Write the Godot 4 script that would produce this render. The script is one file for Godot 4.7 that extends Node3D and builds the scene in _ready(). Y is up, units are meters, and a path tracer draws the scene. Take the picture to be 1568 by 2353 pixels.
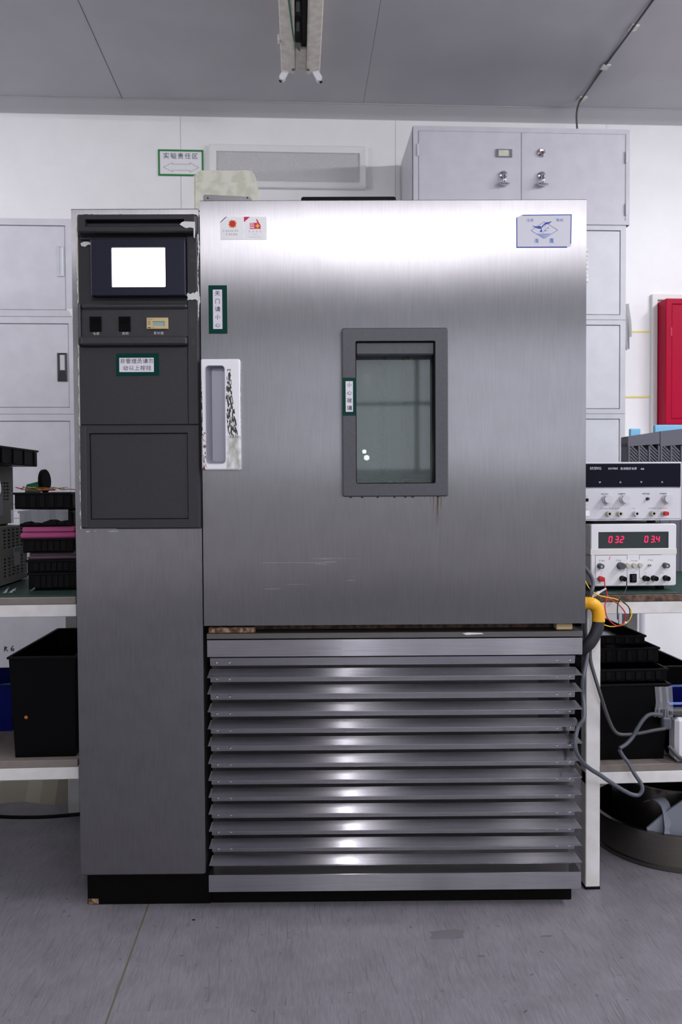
extends Node3D
# A test chamber in an electronics lab: room axes are the world axes (back wall along x), the chamber stands turned by 2.67 degrees.

const ROOM_L := -3.3
const ROOM_R := 4.4
const BACK := -3.7
const FRONT := 4.6
const TOP := 2.775
var mats := {}
var used := {}
var rng := RandomNumberGenerator.new()

func _ready() -> void:
	rng.seed = 7
	# ---------- camera
	var cam := Camera3D.new()
	cam.name = "camera"
	add_child(cam)
	var lens := CameraAttributesPhysical.new()
	lens.frustum_focal_length = 12.0 / (1176.5 / 1850.0)
	lens.frustum_focus_distance = 2.0
	lens.exposure_aperture = 3.2
	cam.attributes = lens
	cam.keep_aspect = Camera3D.KEEP_HEIGHT
	cam.fov = rad_to_deg(2.0 * atan(1176.5 / 1850.0))
	cam.near = 0.05
	cam.far = 60.0
	cam.position = Vector3(0, 1.05, 0)
	cam.basis = Basis(Vector3.UP, deg_to_rad(-3.06)) * Basis(Vector3.RIGHT, deg_to_rad(-1.624)) * Basis(Vector3.BACK, deg_to_rad(-0.325))
	cam.current = true
	# ---------- air and exposure
	var we := WorldEnvironment.new()
	we.name = "environment"
	var env := Environment.new()
	env.background_mode = Environment.BG_COLOR
	env.background_color = Color(0.93, 0.95, 1.0)
	env.background_energy_multiplier = SKY
	env.tonemap_mode = Environment.TONE_MAPPER_LINEAR
	env.tonemap_exposure = EXPOSURE
	env.sdfgi_enabled = true
	env.ssao_enabled = true
	env.ssil_enabled = true
	we.environment = env
	add_child(we)
	# ---------- the ceiling's lamp rows: the near one is dark, the others burn
	make_materials()
	batten("ceiling_light", "empty twin ceiling batten without its tubes", 0.023, -3.25, -1.95, 0.0, "ceiling battens")
	for l in LAMPS:
		batten("ceiling_light", l[3], l[0], l[1], l[1] + 1.25, l[2], "ceiling battens", l[0] > 2.0 or l[0] < -2.0)
	# ---------- structure, then things
	make_room()
	make_chamber()
	make_cabinets()
	make_wall_things()
	make_right_bench()
	make_left_bench()
	make_top_things()

const EXPOSURE := 1.0
const SKY := 2.8
# x, near end z, energy, label of each burning batten
const LAMPS := [
	[0.023, -1.25, 0.3, "lit ceiling batten right above the viewer"],
	[0.023, 0.72, 5.6, "lit ceiling batten just behind the viewer"],
	[-1.3, 0.8, 0.9, "lit ceiling batten behind the viewer on the cluttered side"],
	[1.25, 0.95, 2.8, "lit ceiling batten behind the viewer between two rows"],
	[2.6, -2.75, 2.2, "lit twin ceiling batten beside the red box corner"],
	[2.6, -1.25, 3.8, "lit twin ceiling batten over the instrument side of the room"],
	[2.6, 0.2, 0.8, "lit twin ceiling batten behind the viewer on the instrument side"],
	[-2.4, -2.7, 1.8, "lit twin ceiling batten in the corner over the cluttered bench"],
]

# ============================================================ helpers

func numbered(n: String) -> String:
	if not used.has(n):
		used[n] = 0
		return n
	used[n] += 1
	return "%s_%03d" % [n, used[n]]

func thing(called: String, label: String, category: String, at := Vector3.ZERO, turn := 0.0, group := "") -> Node3D:
	var o := Node3D.new()
	o.name = numbered(called)
	add_child(o)
	o.position = at
	o.rotation_degrees.y = turn
	o.set_meta("label", label)
	o.set_meta("category", category)
	if group:
		o.set_meta("group", group)
	return o

func structure(called: String) -> Node3D:
	var o := Node3D.new()
	o.name = called
	add_child(o)
	o.set_meta("kind", "structure")
	return o

func tag(o: Node, label: String, category: String, group := "") -> Node:
	o.set_meta("label", label)
	o.set_meta("category", category)
	if group:
		o.set_meta("group", group)
	return o

func new_st() -> SurfaceTool:
	var st := SurfaceTool.new()
	st.begin(Mesh.PRIMITIVE_TRIANGLES)
	return st

func obj(called: String, st: SurfaceTool, m: Material, parent: Node = null) -> MeshInstance3D:
	var o := MeshInstance3D.new()
	o.mesh = st.commit()
	o.mesh.surface_set_material(0, m)
	if parent == null:
		o.name = numbered(called)
		add_child(o)
	else:
		o.name = called
		parent.add_child(o, true)
	return o

func copy_of(mesh: Mesh, called: String, parent: Node, t: Transform3D) -> MeshInstance3D:
	var o := MeshInstance3D.new()
	o.mesh = mesh
	o.name = called
	parent.add_child(o, true)
	o.transform = t
	return o

func uv_of(p: Vector3, n: Vector3) -> Vector2:
	var a := n.abs()
	if a.z >= a.x and a.z >= a.y * 0.6:
		return Vector2(p.x, -p.y)
	if a.y >= a.x:
		return Vector2(p.x, p.z)
	return Vector2(p.z, -p.y)

func put(st: SurfaceTool, p: Vector3, n: Vector3, n_uv: Vector3) -> void:
	st.set_normal(n)
	st.set_uv(uv_of(p, n_uv))
	st.add_vertex(p)

# a flat convex polygon whose front looks along «out»
func face(st: SurfaceTool, pts: Array, out: Vector3) -> void:
	var n := Vector3.ZERO
	for i in pts.size():
		n += (pts[i] as Vector3).cross(pts[(i + 1) % pts.size()])
	if n.length() < 1e-14:
		return
	n = n.normalized()
	var q := pts.duplicate()
	if n.dot(out) < 0:
		n = -n
	else:
		q.reverse()
	for i in range(1, q.size() - 1):
		for p in [q[0], q[i], q[i + 1]]:
			put(st, p, n, n)

# a quad with a normal at each corner; the order follows the first normal
func quad_n(st: SurfaceTool, p: Array, n: Array) -> void:
	var g: Vector3 = ((p[1] as Vector3) - p[0]).cross((p[2] as Vector3) - p[0])
	if g.length() < 1e-16:
		g = ((p[2] as Vector3) - p[0]).cross((p[3] as Vector3) - p[0])
	var mid: Vector3 = n[0] + n[1] + n[2] + n[3]
	var order := [0, 2, 1, 0, 3, 2] if g.dot(mid) > 0 else [0, 1, 2, 0, 2, 3]
	for i in order:
		put(st, p[i], n[i], mid)

func box(st: SurfaceTool, lo: Vector3, hi: Vector3, b := 0.0, t := Transform3D.IDENTITY) -> void:
	var c := (lo + hi) / 2.0
	var h := (hi - lo).abs() / 2.0
	b = minf(b, minf(h.x, minf(h.y, h.z)) * 0.9)
	var f := func(sx: float, sy: float, sz: float, keep: int) -> Vector3:
		var v := Vector3(sx * (h.x - (0.0 if keep == 0 else b)), sy * (h.y - (0.0 if keep == 1 else b)), sz * (h.z - (0.0 if keep == 2 else b)))
		return t * (c + v)
	var s := [[-1, -1], [1, -1], [1, 1], [-1, 1]]
	for sg in [-1.0, 1.0]:
		face(st, s.map(func(q): return f.call(sg, q[0], q[1], 0)), t.basis * Vector3(sg, 0, 0))
		face(st, s.map(func(q): return f.call(q[0], sg, q[1], 1)), t.basis * Vector3(0, sg, 0))
		face(st, s.map(func(q): return f.call(q[0], q[1], sg, 2)), t.basis * Vector3(0, 0, sg))
	if b <= 0.0:
		return
	for q in s:
		face(st, [f.call(-1, q[0], q[1], 1), f.call(1, q[0], q[1], 1), f.call(1, q[0], q[1], 2), f.call(-1, q[0], q[1], 2)], t.basis * Vector3(0, q[0], q[1]))
		face(st, [f.call(q[0], -1, q[1], 0), f.call(q[0], 1, q[1], 0), f.call(q[0], 1, q[1], 2), f.call(q[0], -1, q[1], 2)], t.basis * Vector3(q[0], 0, q[1]))
		face(st, [f.call(q[0], q[1], -1, 0), f.call(q[0], q[1], 1, 0), f.call(q[0], q[1], 1, 1), f.call(q[0], q[1], -1, 1)], t.basis * Vector3(q[0], q[1], 0))
		for sg in [-1.0, 1.0]:
			face(st, [f.call(q[0], q[1], sg, 0), f.call(q[0], q[1], sg, 1), f.call(q[0], q[1], sg, 2)], t.basis * Vector3(q[0], q[1], sg))

func box_obj(called: String, lo: Vector3, hi: Vector3, m: Material, parent: Node, b := 0.0015) -> MeshInstance3D:
	var st := new_st()
	box(st, lo, hi, b)
	return obj(called, st, m, parent)

func rrect(x0: float, y0: float, x1: float, y1: float, r: float, k := 4) -> PackedVector2Array:
	var out := PackedVector2Array()
	var cs := [Vector2(x1 - r, y1 - r), Vector2(x0 + r, y1 - r), Vector2(x0 + r, y0 + r), Vector2(x1 - r, y0 + r)]
	for c in 4:
		for i in k + 1:
			out.append(cs[c] + Vector2.from_angle(PI / 2 * (c + float(i) / k)) * r)
	return out

func disc(cx: float, cy: float, r: float, k := 16) -> PackedVector2Array:
	var out := PackedVector2Array()
	for i in k:
		out.append(Vector2(cx, cy) + Vector2.from_angle(TAU * i / k) * r)
	return out

# a polygon in the xy plane pushed from z0 to z1
func prism(st: SurfaceTool, poly: PackedVector2Array, z0: float, z1: float, t := Transform3D.IDENTITY) -> void:
	var tri := Geometry2D.triangulate_polygon(poly)
	for i in range(0, tri.size(), 3):
		for z in [z0, z1]:
			var a := []
			for k in 3:
				a.append(t * Vector3(poly[tri[i + k]].x, poly[tri[i + k]].y, z))
			face(st, a, t.basis * Vector3(0, 0, (z - (z0 + z1) / 2.0)))
	var cw := Geometry2D.is_polygon_clockwise(poly)
	for i in poly.size():
		var a := poly[i]
		var b := poly[(i + 1) % poly.size()]
		var e := b - a
		var out := Vector2(-e.y, e.x) if cw else Vector2(e.y, -e.x)
		face(st, [t * Vector3(a.x, a.y, z0), t * Vector3(b.x, b.y, z0), t * Vector3(b.x, b.y, z1), t * Vector3(a.x, a.y, z1)], t.basis * Vector3(out.x, out.y, 0))

# a frame between two outlines of the same point count; the inner edge may lie deeper
func ring(st: SurfaceTool, a: PackedVector2Array, b: PackedVector2Array, z0: float, z1: float, b_z1 := 9.0, ch := 0.0) -> void:
	var bz := z1 if b_z1 == 9.0 else b_z1
	var n := a.size()
	var mid := Vector2.ZERO
	for p in a:
		mid += p / n
	for i in n:
		var j := (i + 1) % n
		var ao := a[i]
		var a2 := a[j]
		var ai := ao - (ao - mid).sign() * ch
		var aj := a2 - (a2 - mid).sign() * ch
		var e := a2 - ao
		var o := Vector3(e.y, -e.x, 0)
		face(st, [Vector3(ai.x, ai.y, z1), Vector3(aj.x, aj.y, z1), Vector3(b[j].x, b[j].y, bz), Vector3(b[i].x, b[i].y, bz)], Vector3(0, 0, 1))
		if ch > 0.0:
			face(st, [Vector3(ao.x, ao.y, z1 - ch), Vector3(a2.x, a2.y, z1 - ch), Vector3(aj.x, aj.y, z1), Vector3(ai.x, ai.y, z1)], o + Vector3(0, 0, o.length()))
		face(st, [Vector3(ao.x, ao.y, z0), Vector3(a2.x, a2.y, z0), Vector3(a2.x, a2.y, z1 - ch), Vector3(ao.x, ao.y, z1 - ch)], o)
		face(st, [Vector3(b[i].x, b[i].y, z0), Vector3(b[j].x, b[j].y, z0), Vector3(b[j].x, b[j].y, bz), Vector3(b[i].x, b[i].y, bz)], -o)

func smooth(p: Array, k := 8) -> PackedVector3Array:
	var out := PackedVector3Array()
	for i in p.size() - 1:
		var a: Vector3 = p[maxi(i - 1, 0)]
		var b: Vector3 = p[i]
		var c: Vector3 = p[i + 1]
		var d: Vector3 = p[mini(i + 2, p.size() - 1)]
		for s in k:
			out.append(b.cubic_interpolate(c, a, d, float(s) / k))
	out.append(p[-1])
	return out

func tube(st: SurfaceTool, p: PackedVector3Array, r: float, seg := 8, rs := PackedFloat32Array()) -> void:
	var up := Vector3.UP
	var rings := []
	for i in p.size():
		var d := (p[mini(i + 1, p.size() - 1)] - p[maxi(i - 1, 0)]).normalized()
		if i == 0:
			up = Vector3.UP if absf(d.y) < 0.9 else Vector3.RIGHT
		var x := up.cross(d).normalized()
		up = d.cross(x).normalized()
		var a := []
		for s in seg:
			a.append(x * cos(TAU * s / seg) + up * sin(TAU * s / seg))
		rings.append(a)
	for i in p.size() - 1:
		var r0: float = rs[i] if rs.size() else r
		var r1: float = rs[i + 1] if rs.size() else r
		for s in seg:
			var u: int = (s + 1) % seg
			quad_n(st, [p[i] + rings[i][s] * r0, p[i] + rings[i][u] * r0, p[i + 1] + rings[i + 1][u] * r1, p[i + 1] + rings[i + 1][s] * r1], [rings[i][s], rings[i][u], rings[i + 1][u], rings[i + 1][s]])
	for e in [0, p.size() - 1]:
		var cap := []
		for s in seg:
			cap.append(p[e] + rings[e][s] * (rs[e] if rs.size() else r))
		face(st, cap, (p[0] - p[1]) if e == 0 else (p[-1] - p[-2]))

# a profile of [radius, height] turned round the y axis
func lathe(st: SurfaceTool, prof: Array, seg := 16, t := Transform3D.IDENTITY, part := 1.0) -> void:
	for i in prof.size() - 1:
		var a: Array = prof[i]
		var b: Array = prof[i + 1]
		var d := Vector2(b[0] - a[0], b[1] - a[1])
		if d.length() < 1e-9:
			continue
		var nn := Vector2(d.y, -d.x).normalized()
		for s in seg:
			var p := []
			var n := []
			for q in [[a, s], [b, s], [b, s + 1], [a, s + 1]]:
				var w: float = TAU * part * q[1] / seg
				p.append(t * Vector3(q[0][0] * cos(w), q[0][1], q[0][0] * sin(w)))
				n.append((t.basis * Vector3(nn.x * cos(w), nn.y, nn.x * sin(w))).normalized())
			quad_n(st, p, n)

func turned(axis: Vector3, at: Vector3) -> Transform3D:
	# y axis of a lathe turned to point along «axis»
	var y := axis.normalized()
	var x := y.cross(Vector3(0.31, 0.2, 0.93)).normalized()
	return Transform3D(Basis(x, y, x.cross(y)), at)

func knob_mesh(prof: Array, seg: int, axis: Vector3, m: Material) -> Mesh:
	var st := new_st()
	lathe(st, prof, seg, turned(axis, Vector3.ZERO))
	var mesh := st.commit()
	mesh.surface_set_material(0, m)
	return mesh

# a pen line of width w in the plane z, from points in the plane
func pen(st: SurfaceTool, p: PackedVector2Array, w: float, z: float, th := 0.0003) -> void:
	for i in p.size() - 1:
		var d := (p[i + 1] - p[i]).normalized()
		var s := Vector2(-d.y, d.x) * w / 2
		var a := p[i] - d * w * 0.4
		var b := p[i + 1] + d * w * 0.4
		var q := [a + s, b + s, b - s, a - s]
		face(st, q.map(func(v): return Vector3(v.x, v.y, z + th)), Vector3(0, 0, 1))

# one line of Chinese lettering; at = top left corner, size = height of a sign
func writing(st: SurfaceTool, text: String, at: Vector2, size: float, z: float, step := 1.08, weight := 0.075, wide := 1.0) -> void:
	for i in text.length():
		var o := at + Vector2(i * size * step * wide, 0)
		if not STROKES.has(text[i]):
			continue
		for line in (STROKES[text[i]] as String).split("|"):
			var v := line.split_floats(" ")
			var p := PackedVector2Array()
			for k in range(0, v.size() - 1, 2):
				p.append(o + Vector2(v[k] * wide, -v[k + 1]) * size / 10.0)
			pen(st, p, size * weight, z)

func latin(text: String, height: float, m: Material, parent: Node, at: Vector3, bold := false, serif := false, called := "lettering") -> MeshInstance3D:
	var f := SystemFont.new()
	f.font_names = PackedStringArray(["Droid Serif" if serif else "Droid Sans"])
	f.font_weight = 700 if bold else 400
	var tm := TextMesh.new()
	tm.text = text
	tm.font = f
	tm.font_size = 32
	tm.pixel_size = height / 23.0
	tm.depth = 0.0004
	tm.horizontal_alignment = HORIZONTAL_ALIGNMENT_LEFT
	tm.material = m
	var o := MeshInstance3D.new()
	o.mesh = tm
	o.name = called
	parent.add_child(o, true)
	o.position = at
	return o

func dotted(st: SurfaceTool, at: Vector2, n: int, h: float, z: float) -> void:
	# print too small to read: a row of tiny marks
	for i in n:
		var o := at + Vector2(i * h * 1.25, 0)
		var q := [i * 7 % 5, i * 11 % 4, i * 5 % 3]
		pen(st, PackedVector2Array([o + Vector2(0, -0.12 * q[0] * h), o + Vector2(h * (0.6 + 0.1 * q[1]), -0.1 * q[0] * h)]), h * 0.1, z)
		pen(st, PackedVector2Array([o + Vector2(h * (0.2 + 0.15 * q[2]), 0), o + Vector2(h * (0.1 + 0.2 * q[1]), -h)]), h * 0.1, z)
		pen(st, PackedVector2Array([o + Vector2(h * 0.15 * q[1], -h * (0.55 + 0.15 * q[2])), o + Vector2(h * 0.9, -h * (0.6 + 0.08 * q[0]))]), h * 0.1, z)
		if i % 2:
			pen(st, PackedVector2Array([o + Vector2(h * 0.75, -h * 0.2), o + Vector2(h * 0.75, -h)]), h * 0.1, z)

const STROKES := {
	"小": "5 1 5 9 3.8 8.2|2.6 4 1 7|7.4 4 9 7",
	"心": "1.5 5 1 8|3 4 3 8 4 9 7.5 9 8 7.5|5 2.5 5.8 4.5|8 4 9 6.5",
	"玻": "0.8 2 4 2|0.8 5 3.8 5|0.5 8.4 4.2 7.6|2.4 2 2.4 8|5 3 5 6.5 4.2 9.3|5 3 9.3 3 9 4.2|7 1 7 5.2|5.3 5.2 8.8 5.2 7.4 7.6 5.6 9.4|5.8 6 7.4 8 9.6 9.4",
	"璃": "0.8 2 3.6 2|0.8 5 3.4 5|0.5 8.4 3.8 7.6|2.2 2 2.2 8|4.4 1.8 9.6 1.8|6.9 0.8 6.9 1.8|5 2.6 5 5 9 5 9 2.6|5.8 2.6 8.2 4.6|8.2 2.6 5.8 4.6|4.8 9.4 4.8 6 9.3 6 9.3 9.4|6.9 5 6 8.2 8 7.8|7.4 7 8.3 8.6",
	"关": "3 0.8 4 2.4|7 0.8 6 2.4|1.8 3 8.4 3|0.8 5.4 9.2 5.4|5 3 5 5.4 3.6 7.8 1 9.4|5 5.4 6.6 7.8 9.2 9.4",
	"门": "2.4 0.8 3.4 2|1.5 2.2 1.5 9.4|4.2 1.8 8.6 1.8 8.6 9 7.4 8.6",
	"请": "1.4 1 2.4 2.2|0.6 4 2.2 4 2.2 8.6 3.6 7.4|4.2 1.8 9.4 1.8|4.6 3.1 9 3.1|4 4.4 9.7 4.4|6.8 0.8 6.8 4.4|4.8 5.4 4.8 9.5|4.8 5.4 8.8 5.4 8.8 9.2 8 9|4.8 6.8 8.8 6.8|4.8 8 8.8 8",
	"非": "3.8 0.8 3.8 6.5 2 9.4|6.2 0.8 6.2 9.4|1 2.4 3.8 2.4|1 4.6 3.8 4.6|0.8 7 3.8 6.6|6.2 2.4 9 2.4|6.2 4.6 9 4.6|6.2 6.8 9.2 6.8",
	"管": "2 0.6 1 2.4|1.6 1.4 4.4 1.4|3 1.4 3.6 2.4|6 0.6 5.2 2.2|5.8 1.4 9 1.4|7.2 1.4 7.8 2.4|5 2.4 5 3.4|1 5 1 3.6 9 3.6 9 4.8|2.6 4.8 2.6 9.4|2.6 4.8 7.4 4.8 7.4 6.4 2.6 6.4|2.6 7.6 7.8 7.6 7.8 9.2 2.6 9.2",
	"理": "0.6 2 4 2|0.8 5 3.8 5|0.5 8.4 4.2 7.6|2.4 2 2.4 8|5 1.4 5 5.4|5 1.4 9 1.4 9 5.4 5 5.4|5 3.4 9 3.4|7 1.4 7 9|4.8 7.2 9.2 7.2|4.4 9.1 9.7 9.1",
	"员": "2.8 0.8 2.8 3.2|2.8 0.8 7.2 0.8 7.2 3.2 2.8 3.2|2 4.4 2 7.8|2 4.4 8 4.4 8 7.8|5 5.4 5 6.8 3.6 8.4 1 9.4|5.8 8 8.8 9.4",
	"勿": "2.8 0.8 1 4.4|2.2 2.4 8.8 2.4 8.4 8 7.4 9.2 6.4 8.6|5 2.4 3.6 5.4 1 7.6|7 2.4 5.6 6 3 9",
	"动": "1 2 4.4 2|0.6 4.4 4.8 4.4|2.4 4.4 1.2 7.8 4.2 7.4|3.6 6 4.8 8.6|5.2 3.4 9.2 3.4 8.8 8.4 8 9.2 7 8.6|7 1 7 4.6 6.4 7 4.8 9.4",
	"以": "2 1.6 2 7.6 4.6 6|4 2 5 3.6|8 1.2 7.6 5 6 7.6 3.6 9.4|7 6.6 9.2 9.2",
	"上": "4.6 1 4.6 8.8|4.6 4.4 8.4 4.4|0.8 8.9 9.2 8.9",
	"按": "0.6 3 3.6 3|2.2 0.8 2.2 8.8 1.2 8.2|0.6 6.4 3.8 5.2|6.6 0.6 7 1.8|4.4 3.4 4.4 2.2 9.4 2.2 9.2 3.4|4.2 5 9.6 5|6.4 3.4 5.2 7 8.8 9.2|8.2 5 7 7.6 4.4 9.4",
	"扭": "0.6 3 3.8 3|2.2 0.8 2.2 8.8 1.2 8.2|0.6 6.4 3.8 5.2|4.8 1.6 8.8 1.6 8.2 8.8|6.6 1.6 5.8 8.8|5 5 8.5 5|4.2 9 9.6 9",
	"实": "5 0.5 5 1.6|1 3.2 1 1.8 9 1.8 8.8 3.2|3 3 4.2 4|2.4 4.6 3.6 5.6|1 6.4 9.2 6.4|5.4 3 5 6.4 3.6 8.2 1 9.4|5.6 7.2 8.8 9.4",
	"验": "0.8 1.4 3.2 1.4 2.6 4.6|1.2 2.4 0.9 4.8 3.8 4.8 3.6 8.6 2.6 8.4|0.6 6.8 3 6.4|6.8 0.8 4.2 4|6.8 0.8 9.6 4|5.4 4.4 8.4 4.4|4.8 6 5.4 7.8|6.8 5.6 7 7.4|9 5.6 7.6 8.8|4.4 9 9.6 9",
	"责": "1.8 1.6 8.4 1.6|2 3 8 3|0.8 4.4 9.2 4.4|5 0.6 5 4.4|2.4 5.4 2.4 8|2.4 5.4 7.8 5.4 7.8 8|5 6 5 7.4 1.8 9.4|6 8.2 8.4 9.4",
	"任": "3 0.8 0.8 4.6|2.2 3 2.2 9.4|8.6 1.2 4.4 2|3.6 4.8 9.6 4.8|6.6 1.8 6.6 8.8|4.2 8.8 9.2 8.8",
	"区": "1.4 1.2 9 1.2|1.4 1.2 1.4 9 9.2 9|7.4 2.4 2.8 7.6|3 3 7.8 7.6",
	"注": "1.4 1 2.6 2.2|0.8 3.8 2 4.8|1 9 2.8 6|6 0.6 7 1.8|4 2.6 9.4 2.6|4.4 5.6 9 5.6|3.6 9 9.7 9|6.7 2.6 6.7 9",
	"册": "2 1.4 2 6 1 9|2 1.4 4.4 1.4 4.4 8.8 3.6 8.4|6 1.4 6 6 5 9|6 1.4 8.4 1.4 8.4 8.8 7.6 8.4|0.5 4.8 9.6 4.8",
	"商": "5 0.5 5 1.6|0.8 1.8 9.2 1.8|3.2 2.2 3.8 3.4|6.8 2.2 6.2 3.4|1.4 9.4 1.4 3.6 8.6 3.6 8.6 9.2 7.6 9|4 4.4 2.8 5.8|6 4.4 7.2 5.8|3.4 6.4 3.4 8.6|3.4 6.4 6.8 6.4 6.8 8.4 3.4 8.4",
	"标": "0.6 3 4.4 3|2.6 0.8 2.6 9.4|2.5 3.4 0.8 7|2.8 4 4.2 5.6|5.4 1.8 9 1.8|4.8 4 9.6 4|7.2 4 7.2 9 6.2 8.6|5.6 5.6 4.8 8|8.6 5.6 9.6 7.8",
	"海": "1.4 1 2.6 2.2|0.6 3.8 1.8 4.8|0.8 9 2.6 6|5 0.6 3.8 3|4.8 1.8 9.4 1.8|4.8 3.2 4.2 8 9 8|4.8 3.2 8.8 3.2 8.4 9.2 7.4 9|3.4 5.6 9.8 5.6|6 3.8 6.8 5|5.8 6.2 6.6 7.4",
	"鹰": "5 0.4 5 1.4|1.4 1.4 9.4 1.4|1.4 1.4 1.4 6 0.6 9.2|3.6 2 2.4 4|3 3 3 5.4|5 2 4.2 3.4|4.6 2.8 9 2.8|4.8 2.8 4.8 5.2 9 5.2|4.8 4 8.6 4|6.8 2 6.8 5.2|3.4 6 8 6 8 7|3.4 6 3.4 7.4 9 7.4 8.8 9.4 7.8 9|2.4 8.6 7.4 8.6",
	"电": "1.8 2.6 1.8 7|1.8 2.6 8 2.6 8 7|1.8 4.8 8 4.8|1.8 7 8 7|5 0.8 5 8.8 6 9.3 9 9.3 9.3 8",
	"源": "1.4 1 2.4 2.2|0.6 3.8 1.8 4.8|0.8 9 2.6 6|3.8 1.4 9.6 1.4|3.8 1.4 3.8 6 3 9.2|6.4 1.8 5.8 3|5 3 5 6|5 3 8.6 3 8.6 6 5 6|5 4.5 8.6 4.5|6.8 6 6.8 9 6 8.8|5 7 4.2 8.8|8.4 7 9.4 8.6",
	"照": "1.4 1 1.4 6|1.4 1 4 1 4 6 1.4 6|1.4 3.5 4 3.5|5.2 1.2 9 1.2 8.6 3.4 7.6 3.2|6.8 1.2 5 4|5.6 4.4 5.6 6.4|5.6 4.4 8.8 4.4 8.8 6.4 5.6 6.4|1.6 7.8 1 9.4|3.8 7.8 4.2 9.2|6 7.8 6.6 9.2|8.2 7.8 9.2 9.2",
	"明": "1.2 1.6 1.2 7.4|1.2 1.6 4 1.6 4 7.4 1.2 7.4|1.2 4.5 4 4.5|5.6 1 5.6 6 4.4 9.4|5.6 1 9 1 9 9 8 8.8|5.6 3.6 9 3.6|5.6 6 9 6",
	"累": "2 0.8 2 4.2|2 0.8 8 0.8 8 4.2 2 4.2|2 2.5 8 2.5|5 0.8 5 4.2|4.6 4.6 3 6 6.6 6|6.8 5 2.4 7.4 8 7.2|5 7.4 5 9.4|2.8 8 1.4 9.2|7 8 8.6 9.2",
	"时": "1 1.8 1 8|1 1.8 4 1.8 4 8 1 8|1 4.8 4 4.8|4.6 3 9.6 3|8 0.8 8 9 6.8 8.6|5.6 4.8 6.6 6.4",
	"器": "1.4 0.8 1.4 3|1.4 0.8 4.2 0.8 4.2 3 1.4 3|5.8 0.8 5.8 3|5.8 0.8 8.6 0.8 8.6 3 5.8 3|0.8 4.6 9.2 4.6|5 3.4 4.6 4.8 0.8 6.4|5.4 4.8 9.2 6.4|1.4 6.8 1.4 9.2|1.4 6.8 4.2 6.8 4.2 9.2 1.4 9.2|5.8 6.8 5.8 9.2|5.8 6.8 8.6 6.8 8.6 9.2 5.8 9.2",
	"直": "1 2 9 2|5 0.6 5 3.4|2.4 3.4 2.4 8.6|2.4 3.4 7.6 3.4 7.6 8.6|2.4 5 7.6 5|2.4 6.7 7.6 6.7|0.8 8.8 9.2 8.8",
	"流": "1.4 1 2.4 2.2|0.6 3.8 1.8 4.8|0.8 9 2.6 6|6.4 0.6 7 1.6|3.6 2.2 9.6 2.2|6.4 2.2 4.6 4.6 8.4 4.2|7.8 3.2 9 4.8|4.6 5.6 4.4 7.4 3.2 9.4|6.4 5.6 6.4 9|8.2 5.6 8.2 9 9.8 8.6",
	"稳": "3.6 1 0.8 2|0.6 3.8 4.2 3.8|2.4 1.6 2.4 9.4|2.3 4.2 0.8 7|2.6 4.8 4 6|6.4 0.8 4.8 3|6 1.4 8.2 1.4 7 2.8|5 3 9 3 9 6.2 5 6.2|5.2 4.6 9 4.6|4.8 7.4 4.4 9|6 7.2 6 9 8 9 8.2 8|9 7.2 9.7 8.8",
	"定": "5 0.5 5 1.6|1 3.2 1 1.8 9 1.8 8.8 3.2|2.4 4.2 7.8 4.2|5 4.2 5 8.8|5 6.4 7.6 6.4|2.8 6 2.6 7.4 1 9.4|2.6 7.6 4.6 8.8 9.4 9.2",
}

# ============================================================ materials

func mat(key: String, c: Color, rough := 0.6, metal := 0.0) -> StandardMaterial3D:
	var m := StandardMaterial3D.new()
	m.resource_name = key
	m.albedo_color = c
	m.roughness = rough
	m.metallic = metal
	mats[key] = m
	return m

func glow(key: String, c: Color, e: float) -> StandardMaterial3D:
	var m := mat(key, c, 0.5)
	m.emission_enabled = true
	m.emission = c
	m.emission_energy_multiplier = e
	return m

func tex(im: Image) -> ImageTexture:
	return ImageTexture.create_from_image(im)

# grain that runs along v, light and dark lines mixed with softer blotches; values round 1 so that it tints the colour
func grain_image(w: int, h: int, fine: float, blotch: float, sd: int, stretch := 40.0) -> Image:
	var im := Image.create(w, h, false, Image.FORMAT_RGB8)
	var a := FastNoiseLite.new()
	a.seed = sd
	a.frequency = 0.35
	var b := FastNoiseLite.new()
	b.seed = sd + 9
	b.frequency = 0.012
	b.fractal_octaves = 4
	for y in h:
		for x in w:
			var v := 0.86 + fine * a.get_noise_2d(x, y / stretch) + blotch * b.get_noise_2d(x, y)
			im.set_pixel(x, y, Color(v, v, v))
	return im

func blotch_image(n: int, lo: Color, hi: Color, freq: float, sd: int, sharp := 1.0) -> Image:
	var im := Image.create(n, n, false, Image.FORMAT_RGB8)
	var a := FastNoiseLite.new()
	a.seed = sd
	a.frequency = freq
	a.fractal_octaves = 5
	for y in n:
		for x in n:
			var v := clampf(0.5 + sharp * a.get_noise_2d(x, y), 0, 1)
			im.set_pixel(x, y, lo.lerp(hi, v))
	return im

func scratch(im: Image, a: Vector2, b: Vector2, c: Color, strong: float, wide := 1) -> void:
	var n := int(maxf(absf(b.x - a.x), absf(b.y - a.y))) + 1
	for i in n + 1:
		var p := a.lerp(b, float(i) / n)
		for k in wide:
			var x := int(p.x) + (k if absf(b.y - a.y) > absf(b.x - a.x) else 0)
			var y := int(p.y) + (0 if absf(b.y - a.y) > absf(b.x - a.x) else k)
			if x >= 0 and y >= 0 and x < im.get_width() and y < im.get_height():
				im.set_pixel(x, y, im.get_pixel(x, y).lerp(c, strong))

func tiled(m: StandardMaterial3D, t: Texture2D, per_metre: float, world := true) -> StandardMaterial3D:
	m.albedo_texture = t
	m.uv1_triplanar = true
	m.uv1_world_triplanar = world
	m.uv1_scale = Vector3.ONE * per_metre
	return m

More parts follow.
